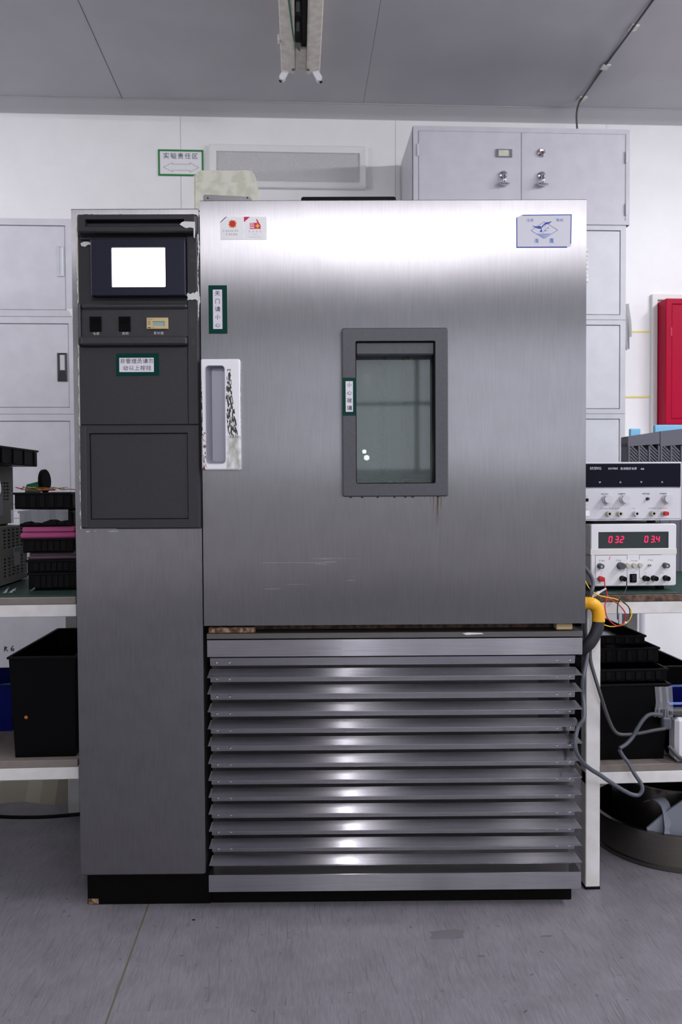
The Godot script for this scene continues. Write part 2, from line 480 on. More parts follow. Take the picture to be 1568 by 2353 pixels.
func steel(key: String, c: Color, rough: float, aniso: float, grain: Texture2D, grain_scale := Vector3(2.2, 2.2, 1)) -> StandardMaterial3D:
	var m := mat(key, c, rough, 1.0)
	m.albedo_texture = grain
	m.uv1_scale = grain_scale
	if aniso != 0.0:
		m.anisotropy_enabled = true
		m.anisotropy = aniso
	return m

func make_materials() -> void:
	mat("wall_panel", Color(0.965, 0.965, 0.965), 0.42)
	tiled(mats.wall_panel, tex(blotch_image(256, Color(0.985, 0.985, 0.985), Color(1, 1, 1), 0.02, 3)), 0.8)
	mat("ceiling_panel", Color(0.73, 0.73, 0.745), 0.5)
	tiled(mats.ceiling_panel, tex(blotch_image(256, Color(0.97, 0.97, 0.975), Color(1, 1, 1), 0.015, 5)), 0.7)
	mat("joint", Color(0.7, 0.69, 0.64), 0.8)
	mat("cove", Color(0.7, 0.7, 0.71), 0.45)
	# floor sheet: grey vinyl with lengthwise rub marks
	var fl := grain_image(1024, 1024, 0.09, 0.06, 21, 14.0)
	for i in 2600:
		var p := Vector2(rng.randf() * 1024, rng.randf() * 1024)
		var l := rng.randf_range(6, 60)
		var q := p + Vector2(rng.randf_range(-0.13, 0.13) * l, l)
		scratch(fl, p, q, Color(1, 1, 1) if rng.randf() < 0.5 else Color(0.45, 0.45, 0.45), rng.randf_range(0.1, 0.42))
	for i in 240:
		var p := Vector2(rng.randf() * 1024, rng.randf() * 1024)
		scratch(fl, p, p + Vector2(rng.randf_range(-5, 5), rng.randf_range(-4, 4)), Color(0.32, 0.31, 0.33), rng.randf_range(0.3, 0.8), 1 + rng.randi() % 2)
	for i in 14:
		var p := Vector2(rng.randf() * 1024, rng.randf() * 1024)
		scratch(fl, p, p + Vector2(rng.randf_range(-50, 50), rng.randf_range(-40, 40)), Color(1, 1, 1), 0.3)
	mat("vinyl", Color(0.53, 0.52, 0.55), 0.42)
	tiled(mats.vinyl, tex(fl), 0.62)
	mat("weld", Color(0.36, 0.35, 0.27), 0.7)
	mat("stain", Color(0.39, 0.38, 0.395), 0.75)
	# stainless sheets
	var gv := tex(grain_image(512, 512, 0.05, 0.025, 31))
	var hi := grain_image(512, 512, 0.05, 0.025, 33)
	hi.rotate_90(CLOCKWISE)
	var gh := tex(hi)
	var sc := Color(0.64, 0.635, 0.645)
	steel("steel_column", sc, STEEL_R, STEEL_A, gv)
	var dm := steel("steel_door", sc, STEEL_R, STEEL_A, tex(door_image()))
	dm.uv1_scale = Vector3(1.0 / DOOR_W, 1.0 / DOOR_H, 1)
	dm.uv1_offset = Vector3(-DOOR_X0 / DOOR_W, DOOR_Y1 / DOOR_H, 0)
	steel("steel_louvre", Color(0.76, 0.755, 0.775), 0.2, -1.0, gh, Vector3(1.1, 1.1, 1))
	steel("steel_plain", Color(0.62, 0.61, 0.62), 0.4, 0.0, gh, Vector3(1.5, 1.5, 1))
	steel("steel_dull", Color(0.5, 0.49, 0.48), 0.5, 0.0, gh, Vector3(1.5, 1.5, 1))
	steel("steel_pan", Color(0.55, 0.53, 0.5), 0.34, 0.0, gh, Vector3(1.5, 1.5, 1))
	mat("chrome", Color(0.8, 0.8, 0.83), 0.12, 1.0)
	mat("black_paint", Color(0.02, 0.02, 0.02), 0.5)
	mat("rubber", Color(0.16, 0.16, 0.165), 0.8)
	# plastics of the control panel
	var pl := tex(blotch_image(256, Color(0.95, 0.95, 0.95), Color(1, 1, 1), 0.06, 41))
	for a in [["panel_grey", Color(0.2, 0.2, 0.212), 0.45], ["panel_mid", Color(0.22, 0.22, 0.233), 0.42], ["window_grey", Color(0.32, 0.32, 0.34), 0.4]]:
		tiled(mat(a[0], a[1], a[2]), pl, 5.0, false)
	mat("bezel_navy", Color(0.075, 0.085, 0.16), 0.45)
	glow("screen_white", Color(1, 1, 0.99), 2.2)
	mat("switch_black", Color(0.02, 0.02, 0.022), 0.5)
	mat("counter_beige", Color(0.76, 0.68, 0.5), 0.5)
	mat("lcd", Color(0.56, 0.66, 0.62), 0.3)
	mat("print_white", Color(0.8, 0.8, 0.82), 0.6)
	mat("print_black", Color(0.1, 0.1, 0.12), 0.7)
	mat("print_grey", Color(0.55, 0.55, 0.6), 0.7)
	mat("print_blue", Color(0.08, 0.25, 0.62), 0.5)
	mat("print_lightblue", Color(0.42, 0.53, 0.78), 0.5)
	mat("print_navy", Color(0.2, 0.22, 0.42), 0.6)
	mat("scuff", Color(0.55, 0.55, 0.56), 0.6)
	mat("paper", Color(0.85, 0.84, 0.87), 0.6)
	mat("sticker_white", Color(0.94, 0.94, 0.94), 0.5)
	mat("sticker_silver", Color(0.8, 0.8, 0.83), 0.5)
	mat("tape_green", Color(0.01, 0.22, 0.19), 0.35)
	mat("sign_green", Color(0.03, 0.5, 0.22), 0.4)
	mat("crimson", Color(0.8, 0.05, 0.28), 0.5)
	mat("star_red", Color(0.78, 0.07, 0.2), 0.5)
	mat("star_yellow", Color(0.95, 0.75, 0.2), 0.5)
	mat("caulk", Color(0.79, 0.79, 0.7), 0.75)
	mat("sealant", Color(0.83, 0.83, 0.82), 0.7)
	mat("residue", Color(0.19, 0.185, 0.19), 0.6)
	var hm := mat("handle_paint", Color(1, 1, 1), 0.4)
	hm.albedo_texture = tex(handle_image())
	hm.uv1_scale = Vector3(1.0 / 0.094, 1.0 / 0.267, 1)
	hm.uv1_offset = Vector3(0.3355 / 0.094, 1.365 / 0.267, 0)
	mat("cup_grey", Color(0.62, 0.62, 0.66), 0.4, 0.5)
	var rust := tex(blotch_image(128, Color(0.3, 0.19, 0.13), Color(0.6, 0.54, 0.46), 0.05, 51, 1.3))
	tiled(mat("rusty", Color(0.95, 0.9, 0.85), 0.8), rust, 9.0, false)
	var glass := mat("glass", Color(0.75, 0.85, 0.82, 0.14), 0.03)
	glass.transparency = BaseMaterial3D.TRANSPARENCY_ALPHA
	var clear := mat("glass_clear", Color(1, 1, 1, 0.02), 0.03)
	clear.transparency = BaseMaterial3D.TRANSPARENCY_ALPHA
	mat("liner", Color(0.4, 0.43, 0.42), 0.6)
	glow("chamber_lamp", Color(0.95, 1, 0.95), 0.8)
	# furniture
	var cp := tex(blotch_image(256, Color(0.97, 0.97, 0.97), Color(1, 1, 1), 0.03, 61))
	for a in [["cabinet_grey", Color(0.785, 0.785, 0.81)], ["cabinet_light", Color(0.83, 0.84, 0.86)], ["cabinet_frame", Color(0.8, 0.805, 0.83)], ["cabinet_white", Color(0.84, 0.84, 0.865)]]:
		tiled(mat(a[0], a[1], 0.45), cp, 1.3)
	mat("gap_dark", Color(0.25, 0.25, 0.27), 0.8)
	var rp := tex(blotch_image(256, Color(0.95, 0.945, 0.93), Color(1, 1, 1), 0.03, 67))
	tiled(mat("rail_white", Color(0.83, 0.83, 0.825), 0.5), rp, 2.0)
	tiled(mat("board_edge", Color(0.47, 0.44, 0.42), 0.6), rp, 4.0)
	var wd := tex(blotch_image(128, Color(0.2, 0.14, 0.11), Color(0.42, 0.32, 0.27), 0.05, 71, 1.2))
	tiled(mat("wood_edge", Color(1, 1, 1), 0.7), wd, 6.0)
	mat("mat_green", Color(0.06, 0.19, 0.15), 0.55)
	mat("handle_black", Color(0.12, 0.12, 0.14), 0.4)
	mat("cream", Color(0.86, 0.86, 0.8), 0.5)
	tiled(mats.cream, tex(blotch_image(256, Color(0.92, 0.925, 0.9), Color(1, 1, 1), 0.03, 75, 1.6)), 3.0)
	mat("vent_white", Color(0.93, 0.93, 0.92), 0.5)
	mat("mesh_grey", Color(0.88, 0.88, 0.89), 0.6)
	tiled(mat("lamp_steel", Color(0.88, 0.86, 0.83), 0.5), tex(blotch_image(256, Color(0.92, 0.9, 0.87), Color(1, 1, 1), 0.02, 77, 1.4)), 4.0)
	mat("lampholder", Color(0.9, 0.9, 0.92), 0.4)
	mat("wire_green", Color(0.1, 0.36, 0.24), 0.5)
	glow("lamp_tube", Color(0.97, 0.97, 1.0), 2.0)
	mat("red_paint", Color(0.7, 0.0, 0.2), 0.45)
	mats.red_paint.metallic_specular = 0.25
	mat("poster_yellow", Color(0.93, 0.87, 0.5), 0.5)
	mat("newsprint", Color(0.72, 0.72, 0.72), 0.8)
	mat("newsprint_dark", Color(0.55, 0.56, 0.58), 0.8)
	mat("sky_blue", Color(0.5, 0.76, 0.9), 0.4)
	mat("bin_blue", Color(0.02, 0.055, 0.32), 0.45)
	# bench things
	tiled(mat("esd_black", Color(0.022, 0.022, 0.025), 0.42), pl, 6.0)
	mat("esd_rim", Color(0.05, 0.05, 0.055), 0.4)
	mat("esd_grey", Color(0.36, 0.36, 0.4), 0.5)
	mat("instrument_side", Color(0.46, 0.46, 0.44), 0.55)
	mat("psu_light", Color(0.8, 0.8, 0.82), 0.5)
	mat("psu_white", Color(0.86, 0.86, 0.87), 0.45)
	mat("psu_navy", Color(0.06, 0.06, 0.12), 0.55)
	mat("knob_light", Color(0.78, 0.78, 0.8), 0.4)
	mat("knob_beige", Color(0.72, 0.7, 0.64), 0.4)
	mat("knob_grey", Color(0.28, 0.29, 0.31), 0.45)
	mat("display_dark", Color(0.16, 0.2, 0.2), 0.2)
	glow("led_red", Color(1.0, 0.05, 0.3), 1.6)
	mat("post_red", Color(0.75, 0.08, 0.12), 0.35)
	mat("post_black", Color(0.05, 0.05, 0.05), 0.4)
	mat("tape_clear", Color(0.84, 0.84, 0.82), 0.2)
	mat("cable_grey", Color(0.29, 0.305, 0.34), 0.45)
	mat("cable_dark", Color(0.26, 0.26, 0.27), 0.5)
	mat("cable_black", Color(0.05, 0.05, 0.05), 0.5)
	mat("hose_yellow", Color(0.9, 0.66, 0.1), 0.45)
	mat("hose_dark", Color(0.18, 0.18, 0.2), 0.45)
	mat("wire_yellow", Color(0.9, 0.72, 0.15), 0.5)
	mat("wire_red", Color(0.72, 0.12, 0.16), 0.5)
	mat("wire_black", Color(0.1, 0.1, 0.14), 0.5)
	mat("wire_white", Color(0.75, 0.75, 0.75), 0.5)
	mat("foam_pink", Color(0.6, 0.24, 0.42), 0.6)
	mat("foam_mauve", Color(0.36, 0.29, 0.33), 0.7)
	mat("board_green", Color(0.15, 0.45, 0.33), 0.5)
	mat("copper", Color(0.6, 0.35, 0.18), 0.5)
	mat("plastic_white", Color(0.8, 0.8, 0.82), 0.45)
	mat("sheet_grey", Color(0.5, 0.52, 0.56), 0.4)
	var film := mat("film", Color(0.85, 0.86, 0.9, 0.22), 0.15)
	film.transparency = BaseMaterial3D.TRANSPARENCY_ALPHA
	mat("bag", Color(0.6, 0.58, 0.52), 0.35)
	for k in ["esd_black", "esd_rim", "black_paint", "switch_black", "rubber", "post_black", "tape_green", "psu_navy", "bin_blue", "cable_black"]:
		mats[k].metallic_specular = 0.22
	for k in ["panel_grey", "panel_mid", "bezel_navy", "window_grey"]:
		mats[k].metallic_specular = 0.38

const STEEL_R := 0.285
const STEEL_A := 1.0
const DOOR_X0 := -0.338
const DOOR_X1 := 0.6005
const DOOR_Y0 := 0.7165
const DOOR_Y1 := 1.7483
const DOOR_W := DOOR_X1 - DOOR_X0
const DOOR_H := DOOR_Y1 - DOOR_Y0

func door_image() -> Image:
	var w := 940
	var h := 1032
	var im := grain_image(w, h, 0.04, 0.015, 81, 50.0)
	var at := func(x: float, y: float) -> Vector2: return Vector2((x - DOOR_X0) * 1000, (DOOR_Y1 - y) * 1000)
	# rust that ran down from the window frame
	for d in [[0.2197, 0.02, 1], [0.2265, 0.045, 2], [0.2355, 0.075, 4], [0.238, 0.05, 2], [0.2453, 0.035, 2], [0.2545, 0.012, 1], [0.205, 0.01, 1]]:
		for k in d[2]:
			var n := int(d[1] * 1000)
			for i in n:
				var p: Vector2 = at.call(d[0] + 0.0012 * k + 0.0006 * sin(i * 0.09 + k), 1.033 - i / 1000.0)
				var s := 0.75 * (1.0 - float(i) / n) + 0.08
				im.set_pixel(int(p.x), int(p.y), im.get_pixel(int(p.x), int(p.y)).lerp(Color(0.5, 0.33, 0.13), s * rng.randf_range(0.6, 1)))
	# a long drip mark and rows of scuffs
	for i in 190:
		var p: Vector2 = at.call(0.2435 + 0.0008 * sin(i * 0.05), 0.99 - i / 1000.0)
		im.set_pixel(int(p.x), int(p.y), im.get_pixel(int(p.x), int(p.y)).lerp(Color(0.7, 0.66, 0.56), 0.25))
	for s in [[-0.073, 0.0, 0.8805], [-0.055, -0.02, 0.8785], [-0.2, -0.015, 0.8705], [-0.045, -0.012, 0.872], [-0.063, -0.03, 0.8655], [-0.07, -0.038, 0.868], [-0.135, -0.085, 0.817], [-0.19, -0.15, 0.806], [0.01, 0.035, 0.8258], [0.028, 0.034, 0.836], [-0.01, 0.04, 0.8795]]:
		for k in 2:
			var y: float = s[2] + 0.0006 * k
			scratch(im, at.call(s[0] + rng.randf_range(0, 0.01), y), at.call(s[1], y), Color(1, 1, 1), rng.randf_range(0.35, 0.85))
	for i in 70:
		var p: Vector2 = at.call(rng.randf_range(-0.33, 0.1), rng.randf_range(0.72, 0.88))
		scratch(im, p, p + Vector2(rng.randf_range(-3, 3), rng.randf_range(0, 9)), Color(1, 1, 1), rng.randf_range(0.1, 0.4))
	for i in 60:
		var p := Vector2(rng.randf() * w, rng.randf() * h)
		scratch(im, p, p + Vector2(rng.randf_range(-2, 2), rng.randf_range(2, 12)), Color(1, 1, 1), rng.randf_range(0.05, 0.2))
	return im

func handle_image() -> Image:
	# white enamel, chipped to dark metal beside the grip
	var w := 188
	var h := 534
	var im := Image.create(w, h, false, Image.FORMAT_RGB8)
	var a := FastNoiseLite.new()
	a.seed = 91
	a.frequency = 0.06
	a.fractal_octaves = 4
	for y in h:
		for x in w:
			var fy := float(y) / h
			var c := Color(0.9, 0.9, 0.91)
			var v := a.get_noise_2d(x * 1.6, y * 0.55 - x * 0.8)
			var mid := 134.0 + maxf(0.0, fy - 0.35) * 52.0
			var half := 9.0 + 15.0 * clampf((fy - 0.1) / 0.5, 0, 1)
			if fy > 0.09 and fy < 0.71 and absf(x - mid) < half * (1.0 - 0.25 * absf(fy - 0.45)) and v > -0.09:
				c = Color(0.2, 0.18, 0.16)
			if fy > 0.69 and x > 118 and fy < 0.99:
				c = c.lerp(Color(0.62, 0.62, 0.58), clampf(0.5 + 0.9 * a.get_noise_2d(x * 0.35 + 90.0, y * 0.2), 0.1, 0.9))
			if x < 12 and fy > 0.86:
				c = c.lerp(Color(0.36, 0.31, 0.26), clampf(0.6 + v, 0, 1))
			if x < 26 and fy > 0.66 and v > 0.24:
				c = Color(0.4, 0.25, 0.17)
			im.set_pixel(x, y, c)
	return im

# ============================================================ the room

func make_room() -> void:
	# floor: slab, vinyl sheets 2 m wide welded along z
	var fl := structure("floor")
	box_obj("slab", Vector3(ROOM_L - 0.1, -0.12, BACK - 0.1), Vector3(ROOM_R + 0.1, -0.004, FRONT + 0.1), mats.joint, fl, 0.0)
	var xs := [ROOM_L, -2.386, -0.386, 1.614, 3.614, ROOM_R]
	for i in xs.size() - 1:
		box_obj("vinyl_sheet", Vector3(xs[i] + 0.0022, -0.004, BACK), Vector3(xs[i + 1] - 0.0022, 0, FRONT), mats.vinyl, fl, 0.0)
		if i > 0:
			box_obj("weld_seam", Vector3(xs[i] - 0.0022, -0.004, BACK), Vector3(xs[i] + 0.0022, -0.0006, FRONT), mats.weld, fl, 0.0)
	for s in FLOOR_MARKS:
		var st := new_st()
		var poly := PackedVector2Array()
		for k in 14:
			var w := TAU * k / 14
			var r := rng.randf_range(0.8, 1.1)
			poly.append(Vector2(s[0] + s[2] * r * signf(cos(w)) * pow(absf(cos(w)), s[4]), -s[1] + s[3] * r * signf(sin(w)) * pow(absf(sin(w)), s[4])))
		prism(st, poly, 0.0, 0.0003, Transform3D(Basis(Vector3.RIGHT, -PI / 2), Vector3.ZERO))
		obj("floor_stain", st, mats[s[5]], fl)
	# ceiling: sandwich panels with open joints
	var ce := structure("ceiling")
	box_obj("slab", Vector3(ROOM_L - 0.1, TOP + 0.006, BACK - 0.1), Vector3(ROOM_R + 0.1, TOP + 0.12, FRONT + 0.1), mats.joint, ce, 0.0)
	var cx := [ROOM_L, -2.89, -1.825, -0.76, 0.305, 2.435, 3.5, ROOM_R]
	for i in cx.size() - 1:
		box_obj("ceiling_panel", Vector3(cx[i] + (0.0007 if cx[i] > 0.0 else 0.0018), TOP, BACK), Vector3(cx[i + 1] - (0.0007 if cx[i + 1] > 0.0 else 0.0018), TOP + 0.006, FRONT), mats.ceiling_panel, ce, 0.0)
	# back wall: wall panels with joints
	var wb := structure("wall_back")
	box_obj("core", Vector3(ROOM_L - 0.1, 0, BACK - 0.15), Vector3(ROOM_R + 0.1, TOP, BACK - 0.006), mats.joint, wb, 0.0)
	var wx := [ROOM_L, -2.475, -1.495, -0.516, 0.456, 1.437, 2.417, 3.4, ROOM_R]
	for i in wx.size() - 1:
		box_obj("wall_panel", Vector3(wx[i] + 0.0008, 0, BACK - 0.006), Vector3(wx[i + 1] - 0.0008, TOP, BACK), mats.wall_panel, wb, 0.0)
	var sides := [["wall_left", Vector3(ROOM_L - 0.15, 0, BACK), Vector3(ROOM_L, TOP, FRONT)], ["wall_right", Vector3(ROOM_R, 0, BACK), Vector3(ROOM_R + 0.15, TOP, FRONT)]]
	for s in sides:
		var sw := new_st()
		box(sw, s[1], s[2])
		obj(s[0], sw, mats.wall_panel).set_meta("kind", "structure")
	# the wall behind the viewer, with the daylight window that the steel mirrors
	var st := new_st()
	box(st, Vector3(ROOM_L - 0.15, 0, FRONT), Vector3(ROOM_R + 0.15, WIN_Y0, FRONT + 0.15))
	box(st, Vector3(ROOM_L - 0.15, WIN_Y1, FRONT), Vector3(ROOM_R + 0.15, TOP, FRONT + 0.15))
	box(st, Vector3(ROOM_L - 0.15, WIN_Y0, FRONT), Vector3(WIN_X0, WIN_Y1, FRONT + 0.15))
	box(st, Vector3(WIN_X1, WIN_Y0, FRONT), Vector3(ROOM_R + 0.15, WIN_Y1, FRONT + 0.15))
	obj("wall_front", st, mats.wall_panel).set_meta("kind", "structure")
	var wn := structure("window_1")
	st = new_st()
	for x in 6:
		var xm := lerpf(WIN_X0, WIN_X1, x / 5.0)
		box(st, Vector3(clampf(xm - 0.025, WIN_X0, WIN_X1), WIN_Y0, FRONT + 0.04), Vector3(clampf(xm + 0.025, WIN_X0, WIN_X1), WIN_Y1, FRONT + 0.09))
	for y in [WIN_Y0, WIN_Y0 + 0.72, WIN_Y1 - 0.04]:
		box(st, Vector3(WIN_X0, y, FRONT + 0.04), Vector3(WIN_X1, y + 0.04, FRONT + 0.09))
	obj("window_frame", st, mats.vent_white, wn)
	for x in 5:
		st = new_st()
		var xa := lerpf(WIN_X0, WIN_X1, x / 5.0)
		var xb := lerpf(WIN_X0, WIN_X1, (x + 1) / 5.0)
		face(st, [Vector3(xa, WIN_Y0, FRONT + 0.065), Vector3(xb, WIN_Y0, FRONT + 0.065), Vector3(xb, WIN_Y1, FRONT + 0.065), Vector3(xa, WIN_Y1, FRONT + 0.065)], Vector3(0, 0, -1))
		obj("window_pane", st, mats.glass_clear, wn)
	# aluminium cove between wall and ceiling
	st = new_st()
	var cv := [Vector2(-3.645, TOP - 0.004), Vector2(-3.66, TOP - 0.011), Vector2(-3.675, TOP - 0.0185), Vector2(-3.686, TOP - 0.025), Vector2(-3.694, TOP - 0.032), Vector2(-3.6985, TOP - 0.041)]
	var cn := []
	for k in cv.size():
		var d: Vector2 = cv[mini(k + 1, cv.size() - 1)] - cv[maxi(k - 1, 0)]
		cn.append(Vector3(0, d.x, -d.y).normalized())
	for k in cv.size() - 1:
		var p: Vector2 = cv[k]
		var q: Vector2 = cv[k + 1]
		quad_n(st, [Vector3(ROOM_L, p.y, p.x), Vector3(ROOM_R, p.y, p.x), Vector3(ROOM_R, q.y, q.x), Vector3(ROOM_L, q.y, q.x)], [cn[k], cn[k], cn[k + 1], cn[k + 1]])
	box(st, Vector3(ROOM_L, TOP - 0.0045, -3.647), Vector3(ROOM_R, TOP - 0.0002, -3.638), 0.001)
	box(st, Vector3(ROOM_L, TOP - 0.046, BACK + 0.0002), Vector3(ROOM_R, TOP - 0.04, BACK + 0.0022), 0.0006)
	obj("trim_1", st, mats.cove).set_meta("kind", "structure")

const FLOOR_MARKS := [[0.345, -1.853, 0.045, 0.019, 0.45, "stain"], [0.575, -1.83, 0.016, 0.004, 1.0, "stain"], [0.405, -1.76, 0.009, 0.004, 1.0, "stain"], [-0.262, -1.955, 0.004, 0.003, 1.0, "black_paint"]]

# twin batten lamp under the ceiling; power 0 = empty
func batten(called: String, label: String, x: float, z0: float, z1: float, power: float, group: String, twin := true) -> void:
	var o := thing(called, label, "ceiling light", Vector3(x, TOP, (z0 + z1) / 2), 0, group)
	var h := (z1 - z0) / 2
	var y0 := -0.075
	# channel: back plate, floor of the slot near the end, dark gear inside
	var st := new_st()
	box(st, Vector3(-0.077, -0.012, -h), Vector3(0.077, 0, h), 0.002)
	box(st, Vector3(-0.022, y0 + 0.012, -h), Vector3(0.022, -0.012, -h + 0.16), 0.002)
	box(st, Vector3(-0.022, y0 + 0.012, h - 0.16), Vector3(0.022, -0.012, h), 0.002)
	obj("channel", st, mats.lamp_steel, o)
	box_obj("ballast", Vector3(0.002, y0 + 0.02, -h + 0.16), Vector3(0.02, -0.012, h - 0.16), mats.black_paint, o)
	box_obj("gear_tray", Vector3(-0.021, y0 + 0.035, -h + 0.16), Vector3(0.002, -0.012, h - 0.16), mats.gap_dark, o)
	for k in 3:
		box_obj("starter", Vector3(-0.018, y0 + 0.02, -h + 0.26 + k * 0.12), Vector3(-0.004, y0 + 0.034, -h + 0.32 + k * 0.12), mats.knob_grey, o)
	for s in [-1.0, 1.0]:
		var sp := new_st()
		var prof := PackedVector2Array([Vector2(s * 0.023, -0.012), Vector2(s * 0.023, y0), Vector2(s * 0.03, y0 - 0.001), Vector2(s * 0.074, y0 + 0.01), Vector2(s * 0.077, y0 + 0.014), Vector2(s * 0.077, -0.012)])
		prism(sp, prof, -h, h)
		obj("housing_strip", sp, mats.lamp_steel, o)
		for e in [-1.0, 1.0]:
			# lampholder: a rounded tongue that leans outwards, with its pin socket, and the screw beside it
			var t := Transform3D(Basis(Vector3.BACK, s * 0.55), Vector3(s * 0.05, y0 + 0.02, e * h))
			var lh := new_st()
			prism(lh, rrect(-0.0115, -0.056, 0.0115, 0.0, 0.011), -0.012 if e > 0 else 0.0, 0.0 if e > 0 else 0.012, t)
			prism(lh, rrect(-0.0115, -0.056, 0.0115, -0.03, 0.011), -0.004 if e > 0 else -0.01, 0.01 if e > 0 else 0.004, t)
			var holder := obj("lampholder", lh, mats.lampholder, o)
			var ps := new_st()
			lathe(ps, [[0.0, 0.0], [0.006, 0.0], [0.006, 0.003], [0.002, 0.003], [0.002, 0.0045], [0.0, 0.0045]], 12, Transform3D(Basis(Vector3.BACK, s * 0.55), t * Vector3(0, -0.058, 0.0)) * turned(Vector3(0, -1, 0), Vector3.ZERO))
			obj("pin_socket", ps, mats.black_paint, holder)
			var scw := new_st()
			lathe(scw, [[0.0, 0.004], [0.006, 0.003], [0.007, 0.0]], 10, turned(Vector3.DOWN, Vector3(s * 0.029, y0 - 0.0005, e * (h - 0.035))))
			obj("screw", scw, mats.knob_grey, o)
		if power > 0.0 and (twin or s > 0.0):
			var tu := new_st()
			lathe(tu, [[0.0, -h + 0.01], [0.013, -h + 0.01], [0.013, h - 0.01], [0.0, h - 0.01]], 14, turned(Vector3.BACK, Vector3(s * 0.078, y0 - 0.022, 0)))
			obj("lamp_tube", tu, mats.lamp_tube, o)
			var l := AreaLight3D.new()
			l.name = "tube_light"
			o.add_child(l, true)
			l.area_size = Vector2(0.03, 2 * h - 0.05)
			l.area_normalize_energy = true
			l.light_energy = power
			l.light_color = LAMP_COLOR
			l.shadow_enabled = true
			l.area_range = 30.0
			var tilt := LAMP_TILT if twin else 0.0
			var d := Vector3(s * sin(tilt), -cos(tilt), 0)
			l.position = Vector3(s * 0.078, y0 - 0.022, 0) + d * 0.016
			l.basis = Basis.looking_at(d, Vector3.BACK)
	if power == 0.0:
		var wr := new_st()
		tube(wr, smooth([Vector3(-0.004, y0 + 0.006, -h + 0.16), Vector3(-0.024, y0 - 0.002, -h + 0.24), Vector3(-0.038, y0 - 0.001, -h + 0.42), Vector3(-0.05, y0 + 0.002, -h + 0.62)]), 0.003, 6)
		obj("earth_wire", wr, mats.wire_green, o)
		var cl := new_st()
		box(cl, Vector3(-0.086, y0 + 0.006, -h + 0.2), Vector3(-0.077, y0 + 0.03, -h + 0.225), 0.002)
		obj("clip", cl, mats.lampholder, o)

const WIN_X0 := -0.2
const WIN_X1 := 4.1
const WIN_Y0 := 1.22
const WIN_Y1 := 2.72
const LAMP_COLOR := Color(0.985, 0.975, 1.0)
const LAMP_TILT := 0.75

# ============================================================ the chamber

# gentle dents of the big steel sheet, in metres
func dent(x: float, y: float) -> float:
	return 0.00045 * sin(6.2 * x + 1.1) * cos(4.1 * y + 0.6) + 0.00022 * sin(11.0 * x - 5.0 * y) + 0.0004 * cos(2.6 * x - 0.4) * sin(7.5 * y + 0.9)

func sheet(st: SurfaceTool, x0: float, x1: float, y0: float, y1: float, z: float, nx: int, ny: int, hole := Rect2(), k := 1.0, phase := 0.0) -> void:
	for i in nx:
		for j in ny:
			var a := Vector2(lerpf(x0, x1, float(i) / nx), lerpf(y0, y1, float(j) / ny))
			var b := Vector2(lerpf(x0, x1, float(i + 1) / nx), lerpf(y0, y1, float(j + 1) / ny))
			if hole.size.x > 0 and hole.has_point((a + b) / 2):
				continue
			var p := []
			var n := []
			for q in [a, Vector2(b.x, a.y), b, Vector2(a.x, b.y)]:
				var e := 0.004
				# flat along the folded edges
				var m := k * clampf(minf(minf(q.x - x0, x1 - q.x), minf(q.y - y0, y1 - q.y)) / 0.03, 0, 1)
				p.append(Vector3(q.x, q.y, z + m * dent(q.x + phase, q.y)))
				n.append(Vector3(-k * (dent(q.x + e + phase, q.y) - dent(q.x - e + phase, q.y)) / (2 * e), -k * (dent(q.x + phase, q.y + e) - dent(q.x + phase, q.y - e)) / (2 * e), 1).normalized())
			quad_n(st, p, n)

func label_plate(called: String, parent: Node, poly: PackedVector2Array, z: float, m: Material, label := "") -> MeshInstance3D:
	var st := new_st()
	prism(st, poly, z - 0.0008, z)
	var o := obj(called, st, m, parent)
	if label:
		o.set_meta("label", label)
	return o

func rect(x0: float, y0: float, x1: float, y1: float) -> PackedVector2Array:
	return PackedVector2Array([Vector2(x0, y0), Vector2(x1, y0), Vector2(x1, y1), Vector2(x0, y1)])

